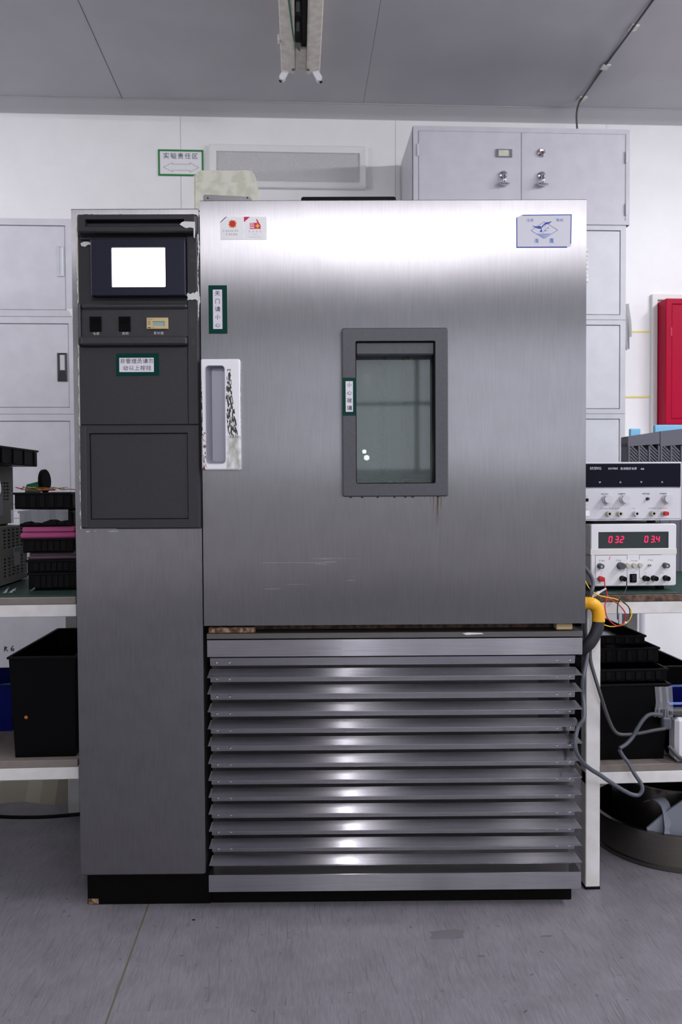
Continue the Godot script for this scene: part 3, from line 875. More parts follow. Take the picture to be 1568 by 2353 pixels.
func make_chamber() -> void:
	var c := thing("test_chamber", "large stainless steel environmental test chamber with window door and louvred base", "test chamber", Vector3(0.10516, 0, -1.96719), -2.673)
	# --- carcass: column box and the shell round the test space
	var st := new_st()
	box(st, Vector3(-0.6495, 0.09, -0.88), Vector3(-0.345, 1.731, -0.016), 0.003)
	box(st, Vector3(-0.344, 1.62, -0.88), Vector3(0.583, 1.742, -0.07), 0.003)
	box(st, Vector3(-0.344, 0.6, -0.88), Vector3(0.583, 0.76, -0.14), 0.003)
	box(st, Vector3(0.5, 0.09, -0.88), Vector3(0.583, 1.62, -0.075), 0.003)
	box(st, Vector3(-0.344, 0.76, -0.88), Vector3(-0.22, 1.62, -0.075), 0.003)
	box(st, Vector3(-0.344, 0.09, -0.88), Vector3(0.583, 1.62, -0.78), 0.003)
	obj("body", st, mats.steel_plain, c)
	st = new_st()
	for q in [[Vector3(-0.219, 0.761, -0.779), Vector3(0.499, 1.619, -0.774)], [Vector3(-0.219, 0.761, -0.779), Vector3(-0.214, 1.619, -0.1)], [Vector3(0.494, 0.761, -0.779), Vector3(0.499, 1.619, -0.1)], [Vector3(-0.219, 0.761, -0.779), Vector3(0.499, 0.766, -0.1)], [Vector3(-0.219, 1.614, -0.779), Vector3(0.499, 1.619, -0.1)]]:
		box(st, q[0], q[1], 0.001)
	obj("inner_liner", st, mats.liner, c)
	for x in [0.115, 0.182]:
		box_obj("shelf_upright", Vector3(x, 0.77, -0.4), Vector3(x + 0.022, 1.61, -0.37), mats.black_paint, c)
	box_obj("shelf", Vector3(-0.21, 1.045, -0.7), Vector3(0.49, 1.055, -0.33), mats.liner, c)
	st = new_st()
	lathe(st, [[0.0, -0.008], [0.007, -0.005], [0.008, 0.0], [0.007, 0.005], [0.0, 0.008]], 12, Transform3D(Basis.IDENTITY, Vector3(0.0752, 1.138, -0.3)))
	lathe(st, [[0.0, -0.006], [0.005, -0.004], [0.006, 0.0], [0.005, 0.004], [0.0, 0.006]], 12, Transform3D(Basis.IDENTITY, Vector3(0.069, 1.156, -0.31)))
	obj("lamp_bulb", st, mats.chamber_lamp, c)
	var il := OmniLight3D.new()
	il.name = "bulb_light"
	c.add_child(il)
	il.position = Vector3(0.0752, 1.138, -0.3)
	il.light_energy = CHAMBER_LAMP
	il.light_color = Color(0.93, 1.0, 0.97)
	il.light_size = 0.03
	il.shadow_enabled = true
	il.omni_range = 12.0
	# --- plinth
	st = new_st()
	box(st, Vector3(-0.6485, 0, -0.86), Vector3(-0.335, 0.098, -0.047), 0.002)
	box(st, Vector3(-0.335, 0, -0.86), Vector3(0.583, 0.075, -0.05), 0.002)
	obj("plinth", st, mats.black_paint, c)
	st = new_st()
	box(st, Vector3(-0.646, 0.001, -0.047), Vector3(-0.62, 0.016, -0.0465), 0.0)
	obj("rust_patch", st, mats.rusty, c)
	# --- the column's front sheet, folded at its edges
	st = new_st()
	sheet(st, -0.652, -0.3425, 0.0975, 1.7325, -0.01, 12, 50, Rect2(), 0.8, 3.0)
	box(st, Vector3(-0.652, 0.0975, -0.016), Vector3(-0.3425, 1.7325, -0.0107), 0.0)
	obj("column_panel", st, mats.steel_column, c)
	box_obj("top_flange", Vector3(-0.652, 1.7325, -0.03), Vector3(-0.3425, 1.7335, -0.0095), mats.gap_dark, c, 0.0)
	# --- control panel moulding
	st = new_st()
	box(st, Vector3(-0.633, 0.957, -0.009), Vector3(-0.3425, 1.7145, 0.004), 0.002)
	box(st, Vector3(-0.369, 1.2085, 0.004), Vector3(-0.3435, 1.664, 0.011), 0.002)
	obj("panel_base", st, mats.panel_grey, c)
	# visor with a slot and a roller in it
	st = new_st()
	var vis := rrect(-0.625, 1.664, -0.343, 1.7065, 0.005)
	ring(st, vis, rrect(-0.605, 1.677, -0.3695, 1.6945, 0.0008), 0.004, 0.034, 9.0, 0.003)
	box(st, Vector3(-0.632, 1.661, 0.003), Vector3(-0.343, 1.7125, 0.008), 0.002)
	var visor := obj("visor", st, mats.panel_grey, c)
	st = new_st()
	lathe(st, [[0.0, -0.6045], [0.0062, -0.6045], [0.0062, -0.3698], [0.0, -0.3698]], 14, turned(Vector3.RIGHT, Vector3(0, 1.6845, 0.016)))
	obj("roller", st, mats.panel_mid, visor)
	box_obj("upper_ledge", Vector3(-0.625, 1.654, 0.003), Vector3(-0.369, 1.659, 0.012), mats.panel_mid, c)
	# touch screen
	st = new_st()
	ring(st, rrect(-0.5955, 1.5155, -0.3695, 1.652, 0.002, 2), rrect(-0.546, 1.5362, -0.4172, 1.6305, 0.002, 2), 0.003, 0.026, 9.0, 0.002)
	var bez := obj("screen_bezel", st, mats.bezel_navy, c)
	box_obj("screen", Vector3(-0.5465, 1.5357, 0.015), Vector3(-0.4167, 1.631, 0.0205), mats.screen_white, bez, 0.0)
	var sl := AreaLight3D.new()
	sl.name = "screen_light"
	c.add_child(sl)
	sl.area_size = Vector2(0.125, 0.09)
	sl.position = Vector3(-0.4816, 1.5833, 0.0225)
	sl.basis = Basis.looking_at(Vector3.BACK, Vector3.UP)
	sl.light_energy = 0.012
	sl.shadow_enabled = true
	sl.area_range = 12.0
	# switch panel between two ridges
	st = new_st()
	box(st, Vector3(-0.624, 1.42, 0.003), Vector3(-0.368, 1.488, 0.011), 0.001)
	var sp := obj("switch_panel", st, mats.panel_mid, c)
	st = new_st()
	box(st, Vector3(-0.6245, 1.487, 0.003), Vector3(-0.3685, 1.4998, 0.018), 0.004)
	box(st, Vector3(-0.6315, 1.399, 0.003), Vector3(-0.6245, 1.502, 0.02), 0.003)
	obj("ridge", st, mats.panel_mid, c)
	st = new_st()
	box(st, Vector3(-0.6245, 1.3992, 0.003), Vector3(-0.3685, 1.4205, 0.024), 0.004)
	obj("ridge", st, mats.panel_mid, c)
	for x in [-0.6036, -0.5337]:
		st = new_st()
		ring(st, rect(x, 1.4338, x + 0.0285, 1.469), rect(x + 0.003, 1.4385, x + 0.0255, 1.4645), 0.01, 0.0145, 9.0, 0.001)
		var sw := obj("rocker_switch", st, mats.switch_black, c)
		st = new_st()
		prism(st, PackedVector2Array([Vector2(0.008, 1.4388), Vector2(0.0125, 1.4388), Vector2(0.0145, 1.4515), Vector2(0.018, 1.4642), Vector2(0.008, 1.4642)]), -x - 0.0252, -x - 0.0033, Transform3D(Basis(Vector3(0, 0, 1), Vector3.UP, Vector3(-1, 0, 0)), Vector3.ZERO))
		obj("rocker", st, mats.switch_black, sw)
	st = new_st()
	ring(st, rect(-0.466, 1.4383, -0.4145, 1.4655), rect(-0.451, 1.4453, -0.4222, 1.4565), 0.01, 0.0165, 9.0, 0.001)
	var hc := obj("hour_counter", st, mats.counter_beige, c)
	box_obj("counter_display", Vector3(-0.4515, 1.4448, 0.01), Vector3(-0.4217, 1.457, 0.0145), mats.lcd, hc, 0.0)
	st = new_st()
	dotted(st, Vector2(-0.4635, 1.4625), 4, 0.0024, 0.0166)
	dotted(st, Vector2(-0.454, 1.4425), 3, 0.002, 0.0166)
	pen(st, PackedVector2Array([Vector2(-0.462, 1.4412), Vector2(-0.457, 1.4412)]), 0.002, 0.0166)
	for k in [0.4492, 0.4565]:
		pen(st, PackedVector2Array([Vector2(-0.4615, 1.0 + k), Vector2(-0.458, 1.0 + k)]), 0.0007, 0.0166)
	pen(st, PackedVector2Array([Vector2(-0.4615, 1.4492), Vector2(-0.4615, 1.4565)]), 0.0007, 0.0166)
	pen(st, PackedVector2Array([Vector2(-0.458, 1.4492), Vector2(-0.458, 1.4565)]), 0.0007, 0.0166)
	obj("lettering", st, mats.print_black, hc)
	st = new_st()
	writing(st, "电源", Vector2(-0.597, 1.4327), 0.0075, 0.011)
	writing(st, "照明", Vector2(-0.5265, 1.4325), 0.0075, 0.011)
	writing(st, "累时器", Vector2(-0.4505, 1.433), 0.0075, 0.011, 1.12)
	obj("lettering", st, mats.print_white, sp)
	# plain cover below, then a framed cover
	st = new_st()
	box(st, Vector3(-0.6318, 1.2095, 0.003), Vector3(-0.3695, 1.3965, 0.0085), 0.001)
	obj("plain_cover", st, mats.panel_grey, c)
	st = new_st()
	ring(st, rect(-0.6315, 0.9575, -0.3433, 1.2078), rect(-0.6086, 0.9795, -0.3705, 1.189), 0.003, 0.0125, 9.0, 0.002)
	var fc := obj("cover_frame", st, mats.panel_grey, c)
	box_obj("cover_plate", Vector3(-0.6078, 0.9803, 0.003), Vector3(-0.3713, 1.1875, 0.0085), mats.panel_grey, fc, 0.0015)
	box_obj("edge_strip", Vector3(-0.6312, 0.96, 0.0118), Vector3(-0.6165, 1.2065, 0.0145), mats.panel_mid, fc, 0.002)
	# caulk bead round the moulding and torn smears of sealant
	st = new_st()
	var bead := PackedVector3Array()
	var br := PackedFloat32Array()
	for i in 150:
		var y := 1.716 - i * 0.0051
		bead.append(Vector3(-0.6345 + 0.0011 * sin(i * 0.7) + rng.randf_range(-0.0008, 0.0008), y, -0.006))
		br.append(rng.randf_range(0.0026, 0.0045))
	tube(st, bead, 0.004, 6, br)
	obj("caulk_bead", st, mats.caulk, c)
	st = new_st()
	bead = PackedVector3Array()
	br = PackedFloat32Array()
	for i in 60:
		bead.append(Vector3(-0.634 + i * 0.00486, 1.7155 + rng.randf_range(-0.001, 0.0012), -0.007))
		br.append(rng.randf_range(0.0015, 0.0042))
	tube(st, bead, 0.003, 6, br)
	obj("caulk_bead", st, mats.panel_mid, c)
	st = new_st()
	bead = PackedVector3Array()
	br = PackedFloat32Array()
	for i in 46:
		bead.append(Vector3(-0.3432 + 0.0018 * sin(i * 0.23) + rng.randf_range(-0.0007, 0.0007), 1.668 - i * 0.0046, 0.003))
		br.append(rng.randf_range(0.001, 0.003))
	tube(st, bead, 0.002, 6, br)
	obj("caulk_bead", st, mats.sealant, c)
	for s in SMEARS:
		st = new_st()
		var poly := PackedVector2Array()
		for k in range(0, s.size() - 2, 2):
			poly.append(Vector2(s[k], s[k + 1]))
		prism(st, poly, s[-1] - 0.0005, s[-1] + 0.0018)
		obj("sealant_smear", st, mats[s[-2]], c)
	for s in [[-0.3555, 1.623, 0.007, 0.008], [-0.3535, 1.602, 0.0085, 0.007], [-0.348, 1.568, 0.003, 0.013], [-0.358, 1.462, 0.0028, 0.03], [-0.352, 1.465, 0.002, 0.026], [-0.3555, 1.407, 0.006, 0.009], [-0.349, 1.638, 0.004, 0.012]]:
		st = new_st()
		var poly := PackedVector2Array()
		for k in 12:
			poly.append(Vector2(s[0], s[1]) + Vector2(s[2], s[3]) * Vector2.from_angle(TAU * k / 12) * rng.randf_range(0.7, 1.1))
		prism(st, poly, 0.0108, 0.0113)
		obj("glue_residue", st, mats.residue, c)
	# paper slivers left under the moulding
	for s in [[-0.628, 0.9505, 0.011, 0.0035], [-0.607, 0.951, 0.006, 0.002], [-0.574, 0.9506, 0.028, 0.0022]]:
		label_plate("paper_scrap", c, PackedVector2Array([Vector2(s[0], s[1]), Vector2(s[0] + s[2] * 0.4, s[1] - s[3]), Vector2(s[0] + s[2], s[1] - s[3] * 0.3), Vector2(s[0] + s[2] * 0.95, s[1] + s[3] * 0.4), Vector2(s[0] + s[2] * 0.3, s[1] + s[3] * 0.2)]), -0.0085, mats.paper)
	st = new_st()
	box(st, Vector3(-0.549, 0.9552, -0.0095), Vector3(-0.3435, 0.9572, 0.001), 0.0005)
	obj("metal_lip", st, mats.steel_dull, c)
	# notice on the plain cover
	var no := label_plate("notice_label", c, PackedVector2Array([Vector2(-0.5425, 1.327), Vector2(-0.4385, 1.328), Vector2(-0.4395, 1.3815), Vector2(-0.5415, 1.3808)]), 0.0095, mats.tape_green, "white paper notice in green tape on the control column")
	label_plate("paper", no, rect(-0.5345, 1.3362, -0.4512, 1.3704), 0.0101, mats.paper)
	st = new_st()
	writing(st, "非管理员请勿", Vector2(-0.5325, 1.3692), 0.0128, 0.0101, 1.06, 0.07)
	writing(st, "动以上按扭", Vector2(-0.5255, 1.3525), 0.0128, 0.0101, 1.08, 0.07)
	obj("lettering", st, mats.print_black, no)
	# --- the door
	make_door(c)
	# --- below the door: hinge, dark slot, trim, louvres
	box_obj("slot_back", Vector3(-0.333, 0.69, -0.139), Vector3(0.583, 0.74, -0.13), mats.steel_dull, c, 0.0)
	st = new_st()
	box(st, Vector3(-0.332, 0.696, -0.075), Vector3(0.578, 0.7165, -0.06), 0.001)
	obj("slot_batten", st, mats.wood_edge, c)
	box_obj("hinge_plate", Vector3(-0.3285, 0.6965, -0.03), Vector3(-0.2135, 0.7105, -0.008), mats.rusty, c, 0.002)
	st = new_st()
	box(st, Vector3(0.535, 0.697, -0.05), Vector3(0.575, 0.7125, -0.02), 0.002)
	obj("torn_gasket", st, mats.counter_beige, c)
	box_obj("trim_ledge", Vector3(-0.3335, 0.6815, -0.14), Vector3(0.5975, 0.6955, -0.01), mats.steel_dull, c, 0.0008)
	label_plate("sealant_smear", c, PackedVector2Array([Vector2(0.299, 0.692), Vector2(0.312, 0.694), Vector2(0.345, 0.693), Vector2(0.352, 0.69), Vector2(0.335, 0.6895), Vector2(0.308, 0.688)]), -0.0085, mats.sealant)
	st = new_st()
	sheet(st, -0.3325, 0.5965, 0.6375, 0.6788, -0.01, 24, 3, Rect2(), 0.6, 1.7)
	box(st, Vector3(-0.3325, 0.6375, -0.05), Vector3(0.5965, 0.6788, -0.0107), 0.0)
	obj("upper_band", st, mats.steel_louvre, c)
	box_obj("grille_back", Vector3(-0.332, 0.05, -0.14), Vector3(0.583, 0.68, -0.075), mats.steel_dull, c, 0.0)
	# thirteen flat strips and twelve slats that flare out
	var rivet := knob_mesh([[0.0, 0.002], [0.0018, 0.0018], [0.0034, 0.0005], [0.0036, 0.0]], 10, Vector3.BACK, mats.chrome)
	for i in 13:
		var yl := LIP0 - LIP_STEP * i + rng.randf_range(-0.0012, 0.0012)
		var o := Node3D.new()
		o.name = "louvre"
		c.add_child(o, true)
		# the riveted strip
		var yf0 := yl + 0.0243 if i < 12 else yl + 0.032
		st = new_st()
		sheet(st, -0.328, 0.583, 0.0, 0.021, 0.0, 20, 2, Rect2(), 0.5, i * 0.37)
		box(st, Vector3(-0.328, 0.0, -0.004), Vector3(0.583, 0.021, -0.0007), 0.0)
		var strip := obj("strip", st, mats.steel_louvre, o)
		strip.position = Vector3(0, yf0, -0.0285)
		strip.rotation.x = 0.24
		for x in [-0.3125, -0.2805, 0.538, 0.5695]:
			copy_of(rivet, "rivet", o, Transform3D(Basis.IDENTITY, Vector3(x, yf0 + 0.0078, -0.0267)))
		if i == 12:
			continue
		# the slat: from behind the strip out to its lip
		st = new_st()
		var ph := rng.randf() * 6.0
		var tw := rng.randf_range(-0.0012, 0.0012)
		var n := 26
		var back := Vector2(yl + 0.0168, -0.0265)
		var lip := Vector2(yl, -0.008)
		for k in n:
			var xx := [lerpf(-0.333, 0.5965, float(k) / n), lerpf(-0.333, 0.5965, float(k + 1) / n)]
			var p := []
			var nn := []
			for q in [[0, 0], [1, 0], [1, 1], [0, 1]]:
				var x: float = xx[q[0]]
				var w := 0.0005 * sin(7.0 * x + ph) + 0.0001 * sin(19.0 * x + 2.0 * ph) + tw * x
				var dw := 0.0035 * cos(7.0 * x + ph) + 0.0019 * cos(19.0 * x + 2.0 * ph) + tw
				var v := back.lerp(lip, q[1])
				var xe := x
				if q[1] == 0:
					xe = clampf(x, -0.328, 0.584)
				p.append(Vector3(xe, v.x + w, v.y))
				nn.append(Vector3(-dw, 0.74, 0.672).normalized())
			quad_n(st, p, nn)
		box(st, Vector3(-0.333, yl - 0.0012, -0.0095), Vector3(0.5965, yl + 0.0004, -0.0075), 0.0003)
		obj("slat", st, mats.steel_louvre, o)
	# bottom band with its dark top ledge
	st = new_st()
	sheet(st, -0.3345, 0.595, 0.0487, 0.0908, -0.01, 40, 4, Rect2(), 2.2, 0.4)
	box(st, Vector3(-0.3345, 0.0487, -0.075), Vector3(0.595, 0.0908, -0.0107), 0.0008)
	obj("lower_band", st, mats.steel_louvre, c)

const CHAMBER_LAMP := 0.002
const LIP0 := 0.588
const LIP_STEP := 0.0429
const SMEARS := [
	[-0.625, 1.646, -0.617, 1.65, -0.606, 1.65, -0.6, 1.647, -0.596, 1.651, -0.594, 1.645, -0.6, 1.643, -0.607, 1.643, -0.614, 1.638, -0.623, 1.64, "sealant", 0.0048],
	[-0.38, 1.681, -0.375, 1.686, -0.369, 1.688, -0.344, 1.687, -0.3435, 1.66, -0.345, 1.648, -0.347, 1.652, -0.347, 1.672, -0.356, 1.674, -0.365, 1.672, -0.372, 1.676, "sealant", 0.0345],
	[-0.369, 1.52, -0.366, 1.526, -0.362, 1.522, -0.358, 1.523, -0.353, 1.526, -0.351, 1.523, -0.346, 1.528, -0.3425, 1.528, -0.3415, 1.512, -0.343, 1.506, -0.349, 1.51, -0.356, 1.508, -0.362, 1.509, -0.368, 1.507, -0.3665, 1.513, "sealant", 0.012],
	[-0.3432, 1.51, -0.339, 1.514, -0.3405, 1.502, -0.3425, 1.494, -0.344, 1.501, "sealant", 0.006],
]

func make_door(c: Node3D) -> void:
	var st := new_st()
	sheet(st, DOOR_X0, DOOR_X1, DOOR_Y0, DOOR_Y1, 0.0, 58, 62, Rect2(0.02, 1.045, 0.226, 0.378), 1.0)
	# the folded sides, kept clear of the window opening
	for q in [[Vector3(DOOR_X0, DOOR_Y0, -0.055), Vector3(DOOR_X0 + 0.0015, DOOR_Y1, -0.0003)], [Vector3(DOOR_X1 - 0.0015, DOOR_Y0, -0.055), Vector3(DOOR_X1, DOOR_Y1, -0.0003)], [Vector3(DOOR_X0, DOOR_Y0, -0.055), Vector3(DOOR_X1, DOOR_Y0 + 0.0015, -0.0003)], [Vector3(DOOR_X0, DOOR_Y1 - 0.0015, -0.055), Vector3(DOOR_X1, DOOR_Y1, -0.0003)]]:
		box(st, q[0], q[1])
	var back := [Vector2(DOOR_X0 + 0.002, 0.0355), Vector2(0.2305, DOOR_X1 - 0.002)]
	for b in back:
		box(st, Vector3(b.x, DOOR_Y0 + 0.002, -0.058), Vector3(b.y, DOOR_Y1 - 0.002, -0.004))
	box(st, Vector3(0.0355, DOOR_Y0 + 0.002, -0.058), Vector3(0.2305, 1.0625, -0.004))
	box(st, Vector3(0.0355, 1.4085, -0.058), Vector3(0.2305, DOOR_Y1 - 0.002, -0.004))
	obj("door", st, mats.steel_door, c)
	box_obj("door_seal", Vector3(-0.32, 0.735, -0.069), Vector3(0.03, 1.72, -0.059), mats.rubber, c, 0.0)
	box_obj("door_seal", Vector3(0.235, 0.735, -0.069), Vector3(0.58, 1.72, -0.059), mats.rubber, c, 0.0)
	box_obj("top_fold", Vector3(DOOR_X0, 1.7483, -0.03), Vector3(DOOR_X1, 1.7493, 0.0), mats.gap_dark, c, 0.0)
	# --- grip: enamelled plate with a cup let into it
	st = new_st()
	ring(st, rrect(-0.3355, 1.098, -0.2415, 1.365, 0.004), rrect(-0.3245, 1.1135, -0.2775, 1.3495, 0.0085), 0.0, 0.022, 9.0, 0.003)
	var hd := obj("door_handle", st, mats.handle_paint, c)
	st = new_st()
	ring(st, rrect(-0.3245, 1.1135, -0.2775, 1.3495, 0.0085), rrect(-0.3232, 1.1148, -0.2788, 1.3482, 0.0078), 0.016, 0.0238)
	var ca := rrect(-0.3232, 1.1148, -0.2788, 1.3482, 0.0078)
	var cb := rrect(-0.3125, 1.119, -0.28, 1.345, 0.006)
	for i in ca.size():
		var j := (i + 1) % ca.size()
		face(st, [Vector3(ca[i].x, ca[i].y, 0.0225), Vector3(ca[j].x, ca[j].y, 0.0225), Vector3(cb[j].x, cb[j].y, 0.0012), Vector3(cb[i].x, cb[i].y, 0.0012)], Vector3(0, 0, 1))
	prism(st, cb, 0.0006, 0.0013)
	obj("grip_cup", st, mats.cup_grey, hd)
	# --- window
	st = new_st()
	ring(st, rrect(0.004, 1.031, 0.261, 1.439, 0.005), rrect(0.037, 1.063, 0.2305, 1.4075, 0.004), 0.0, 0.016, 9.0, 0.003)
	var wf := obj("window_frame", st, mats.window_grey, c)
	st = new_st()
	# inner reveal: deep walls and a filler bar across the top
	ring(st, rect(0.0365, 1.0625, 0.231, 1.408), rect(0.039, 1.065, 0.2275, 1.4055), -0.07, 0.006)
	obj("window_reveal", st, mats.switch_black, wf)
	box_obj("filler_bar", Vector3(0.0385, 1.3755, -0.03), Vector3(0.2285, 1.406, 0.007), mats.window_grey, wf, 0.003)
	box_obj("bottom_bar", Vector3(0.0395, 1.071, -0.065), Vector3(0.227, 1.0765, -0.058), mats.switch_black, wf, 0.001)
	box_obj("bottom_bar", Vector3(0.132, 1.0655, -0.065), Vector3(0.139, 1.072, -0.058), mats.switch_black, wf, 0.001)
	st = new_st()
	face(st, [Vector3(0.039, 1.065, -0.034), Vector3(0.2275, 1.065, -0.034), Vector3(0.2275, 1.4055, -0.034), Vector3(0.039, 1.4055, -0.034)], Vector3(0, 0, 1))
	obj("window_glass", st, mats.glass, c)
	st = new_st()
	for x in [0.024, 0.052, 0.09, 0.131, 0.158, 0.176, 0.238]:
		lathe(st, [[0.0, -0.0028], [0.0022, -0.0022], [0.003, 0.0], [0.0026, 0.0022], [0.0, 0.003]], 8, Transform3D(Basis.IDENTITY, Vector3(x, 1.0305, 0.002)))
	obj("sealant_drip", st, mats.window_grey, wf)
	# notice taped on the frame: mind the glass
	var n2 := label_plate("glass_label", c, rect(0.005, 1.2283, 0.0383, 1.319), 0.0172, mats.tape_green, "vertical white notice in green tape on the window frame")
	label_plate("paper", n2, rect(0.0128, 1.237, 0.0303, 1.3105), 0.0178, mats.paper)
	st = new_st()
	for i in 4:
		writing(st, "小心玻璃"[i], Vector2(0.0152, 1.3085 - i * 0.0186), 0.0128, 0.0178, 1.0, 0.075)
	obj("lettering", st, mats.print_black, n2)
	# notice by the edge: mind the door
	var n3 := label_plate("door_label", c, rect(-0.3185, 1.4295, -0.2738, 1.5458), 0.0012, mats.tape_green, "tall white notice in green tape near the door's edge")
	label_plate("paper", n3, rect(-0.308, 1.4405, -0.2855, 1.5353), 0.0018, mats.paper)
	st = new_st()
	for i in 5:
		writing(st, "关门请小心"[i], Vector2(-0.3035, 1.5335 - i * 0.019), 0.0135, 0.0018, 1.0, 0.075)
	obj("lettering", st, mats.print_black, n3)
	# two warning stickers side by side
	# white scuffs left by something that rubbed the sheet
	for q in [[-0.071, -0.0, 0.8805], [-0.05, -0.022, 0.8785], [-0.2, -0.12, 0.8706], [-0.11, -0.015, 0.8704], [-0.062, -0.03, 0.8655], [-0.135, -0.098, 0.817], [-0.19, -0.152, 0.8065], [0.012, 0.034, 0.8258], [0.03, 0.036, 0.8362], [-0.05, -0.012, 0.8722]]:
		st = new_st()
		var y: float = q[2]
		var g := rng.randf_range(0.0004, 0.0009)
		prism(st, PackedVector2Array([Vector2(q[0], y), Vector2(q[0] * 0.6 + q[1] * 0.4, y - g), Vector2(q[1], y + 0.0002), Vector2(q[0] * 0.4 + q[1] * 0.6, y + g * 0.6)]), 0.0, 0.0016)
		obj("scuff_mark", st, mats.scuff, c)
	var s1 := label_plate("warning_sticker", c, PackedVector2Array([Vector2(-0.288, 1.6555), Vector2(-0.232, 1.6555), Vector2(-0.232, 1.71), Vector2(-0.2735, 1.71), Vector2(-0.288, 1.6965)]), 0.001, mats.sticker_white, "white warning sticker with a red burst on yellow")
	st = new_st()
	prism(st, PackedVector2Array([Vector2(-0.2885, 1.6955), Vector2(-0.288, 1.698), Vector2(-0.2745, 1.7105), Vector2(-0.2725, 1.71)]), 0.0005, 0.0012)
	obj("corner_mark", st, mats.print_navy, s1)
	label_plate("burst_ground", s1, rect(-0.2672, 1.6847, -0.2502, 1.7015), 0.0013, mats.star_yellow)
	st = new_st()
	var star := PackedVector2Array()
	for k in 24:
		star.append(Vector2(-0.2587, 1.6932) + Vector2.from_angle(TAU * k / 24 + 0.2) * (0.0062 if k % 2 else [0.0115, 0.0088, 0.0102][(k / 2) % 3]))
	prism(st, star, 0.0012, 0.0016)
	obj("burst", st, mats.star_red, s1)
	st = new_st()
	dotted(st, Vector2(-0.2825, 1.6785), 7, 0.0045, 0.001)
	dotted(st, Vector2(-0.275, 1.6705), 5, 0.0048, 0.001)
	obj("lettering", st, mats.print_grey, s1)
	var s2 := label_plate("warning_sticker", c, rrect(-0.231, 1.6555, -0.1765, 1.71, 0.002, 2), 0.001, mats.sticker_white, "white warning sticker with a crimson hand and yellow cross")
	st = new_st()
	prism(st, PackedVector2Array([Vector2(-0.231, 1.71), Vector2(-0.231, 1.697), Vector2(-0.2165, 1.71)]), 0.0008, 0.0013)
	prism(st, PackedVector2Array([Vector2(-0.2172, 1.681), Vector2(-0.1908, 1.681), Vector2(-0.1908, 1.6895), Vector2(-0.1935, 1.694), Vector2(-0.1995, 1.7045), Vector2(-0.2015, 1.7035), Vector2(-0.1985, 1.6955), Vector2(-0.209, 1.6955), Vector2(-0.212, 1.6945), Vector2(-0.217, 1.6955), Vector2(-0.2172, 1.6935), Vector2(-0.206, 1.6935), Vector2(-0.206, 1.6915), Vector2(-0.2172, 1.6915), Vector2(-0.2172, 1.6895), Vector2(-0.206, 1.6895), Vector2(-0.206, 1.6875), Vector2(-0.2172, 1.6875), Vector2(-0.2172, 1.6855), Vector2(-0.206, 1.6855), Vector2(-0.206, 1.683), Vector2(-0.2172, 1.683)]), 0.0008, 0.0013)
	obj("hand_mark", st, mats.crimson, s2)
	st = new_st()
	box(st, Vector3(-0.203, 1.6865, 0.001), Vector3(-0.1935, 1.6895, 0.0017))
	box(st, Vector3(-0.1997, 1.6828, 0.001), Vector3(-0.1967, 1.6935, 0.0017))
	obj("cross", st, mats.star_yellow, s2)
	st = new_st()
	for i in 4:
		dotted(st, Vector2(-0.219 + i * 0.0088, 1.6765), 1, 0.0042, 0.001)
	dotted(st, Vector2(-0.2195, 1.662), 14, 0.0017, 0.001)
	dotted(st, Vector2(-0.21, 1.6685), 6, 0.0016, 0.001)
	obj("lettering", st, mats.print_grey, s2)
	# maker's badge: eagle over water in a diamond
	var lg := label_plate("maker_badge", c, PackedVector2Array([Vector2(0.43, 1.634), Vector2(0.553, 1.6345), Vector2(0.5615, 1.6375), Vector2(0.5632, 1.643), Vector2(0.5637, 1.713), Vector2(0.443, 1.7122), Vector2(0.437, 1.709), Vector2(0.43, 1.7065)]), 0.001, mats.sticker_silver, "silver badge with a blue eagle in a diamond and blue rim")
	st = new_st()
	for l in [[[0.4305, 1.7055], [0.4308, 1.6347], [0.552, 1.635]], [[0.562, 1.6435], [0.563, 1.7123], [0.445, 1.7115]]]:
		var p := PackedVector2Array()
		for v in l:
			p.append(Vector2(v[0], v[1]))
		pen(st, p, 0.002, 0.001)
	var o := Vector2(0.4972, 1.6757)
	var sgn := func(a: Array) -> PackedVector2Array:
		var out := PackedVector2Array()
		for k in range(0, a.size(), 2):
			out.append(o + Vector2(a[k], a[k + 1]) * 0.001)
		return out
	pen(st, sgn.call([-32.0, -1.0, 0.0, 20.0, 33.0, 0.0, 0.0, -20.5, -32.0, -1.0]), 0.0008, 0.001)
	for a in [[-29, 12, -24, 7, -16, 4, -9, 3, -6, 3, -6, 7, -8, 9, -12, 10, -17, 9, -23, 9], [-6, 9, -2, 13, 3, 18, 10, 19, 19, 21, 13, 16, 6, 14, 0, 12, -5, 6], [-7, 3, -5, -1, -5, -4, -8, -5, -11, -4, -9, -1]]:
		prism(st, sgn.call(a), 0.0008, 0.0013)
	for a in [[0, 14, -3, 8], [3, 13, 1, 7], [10, 5, 5, 3, 1, 0, -2, -5], [1, -1, 8, -1], [2, -2, 4, -4], [8, 7, 11, 5, 9, 4], [-3, -6, -3, -9]]:
		pen(st, sgn.call(a), 0.0007, 0.001)
	obj("emblem", st, mats.print_blue, lg)
	st = new_st()
	for a in [[-16, -9, -8, -9, -2, -10, 6, -9, 15, -9], [-13, -11, -5, -12, 3, -11, 12, -11], [-10, -13, -2, -14, 9, -13], [-6, -15.5, 5, -15.5], [-3, -17.5, 2, -17.5]]:
		pen(st, sgn.call(a), 0.0011, 0.001)
	writing(st, "注册", Vector2(0.4535, 1.704), 0.0085, 0.001, 1.1)
	writing(st, "商标", Vector2(0.526, 1.704), 0.0085, 0.001, 1.1)
	writing(st, "海", Vector2(0.473, 1.6565), 0.0125, 0.001, 1.1, 0.09, 0.85)
	writing(st, "鹰", Vector2(0.51, 1.6565), 0.0125, 0.001, 1.1, 0.09, 0.85)
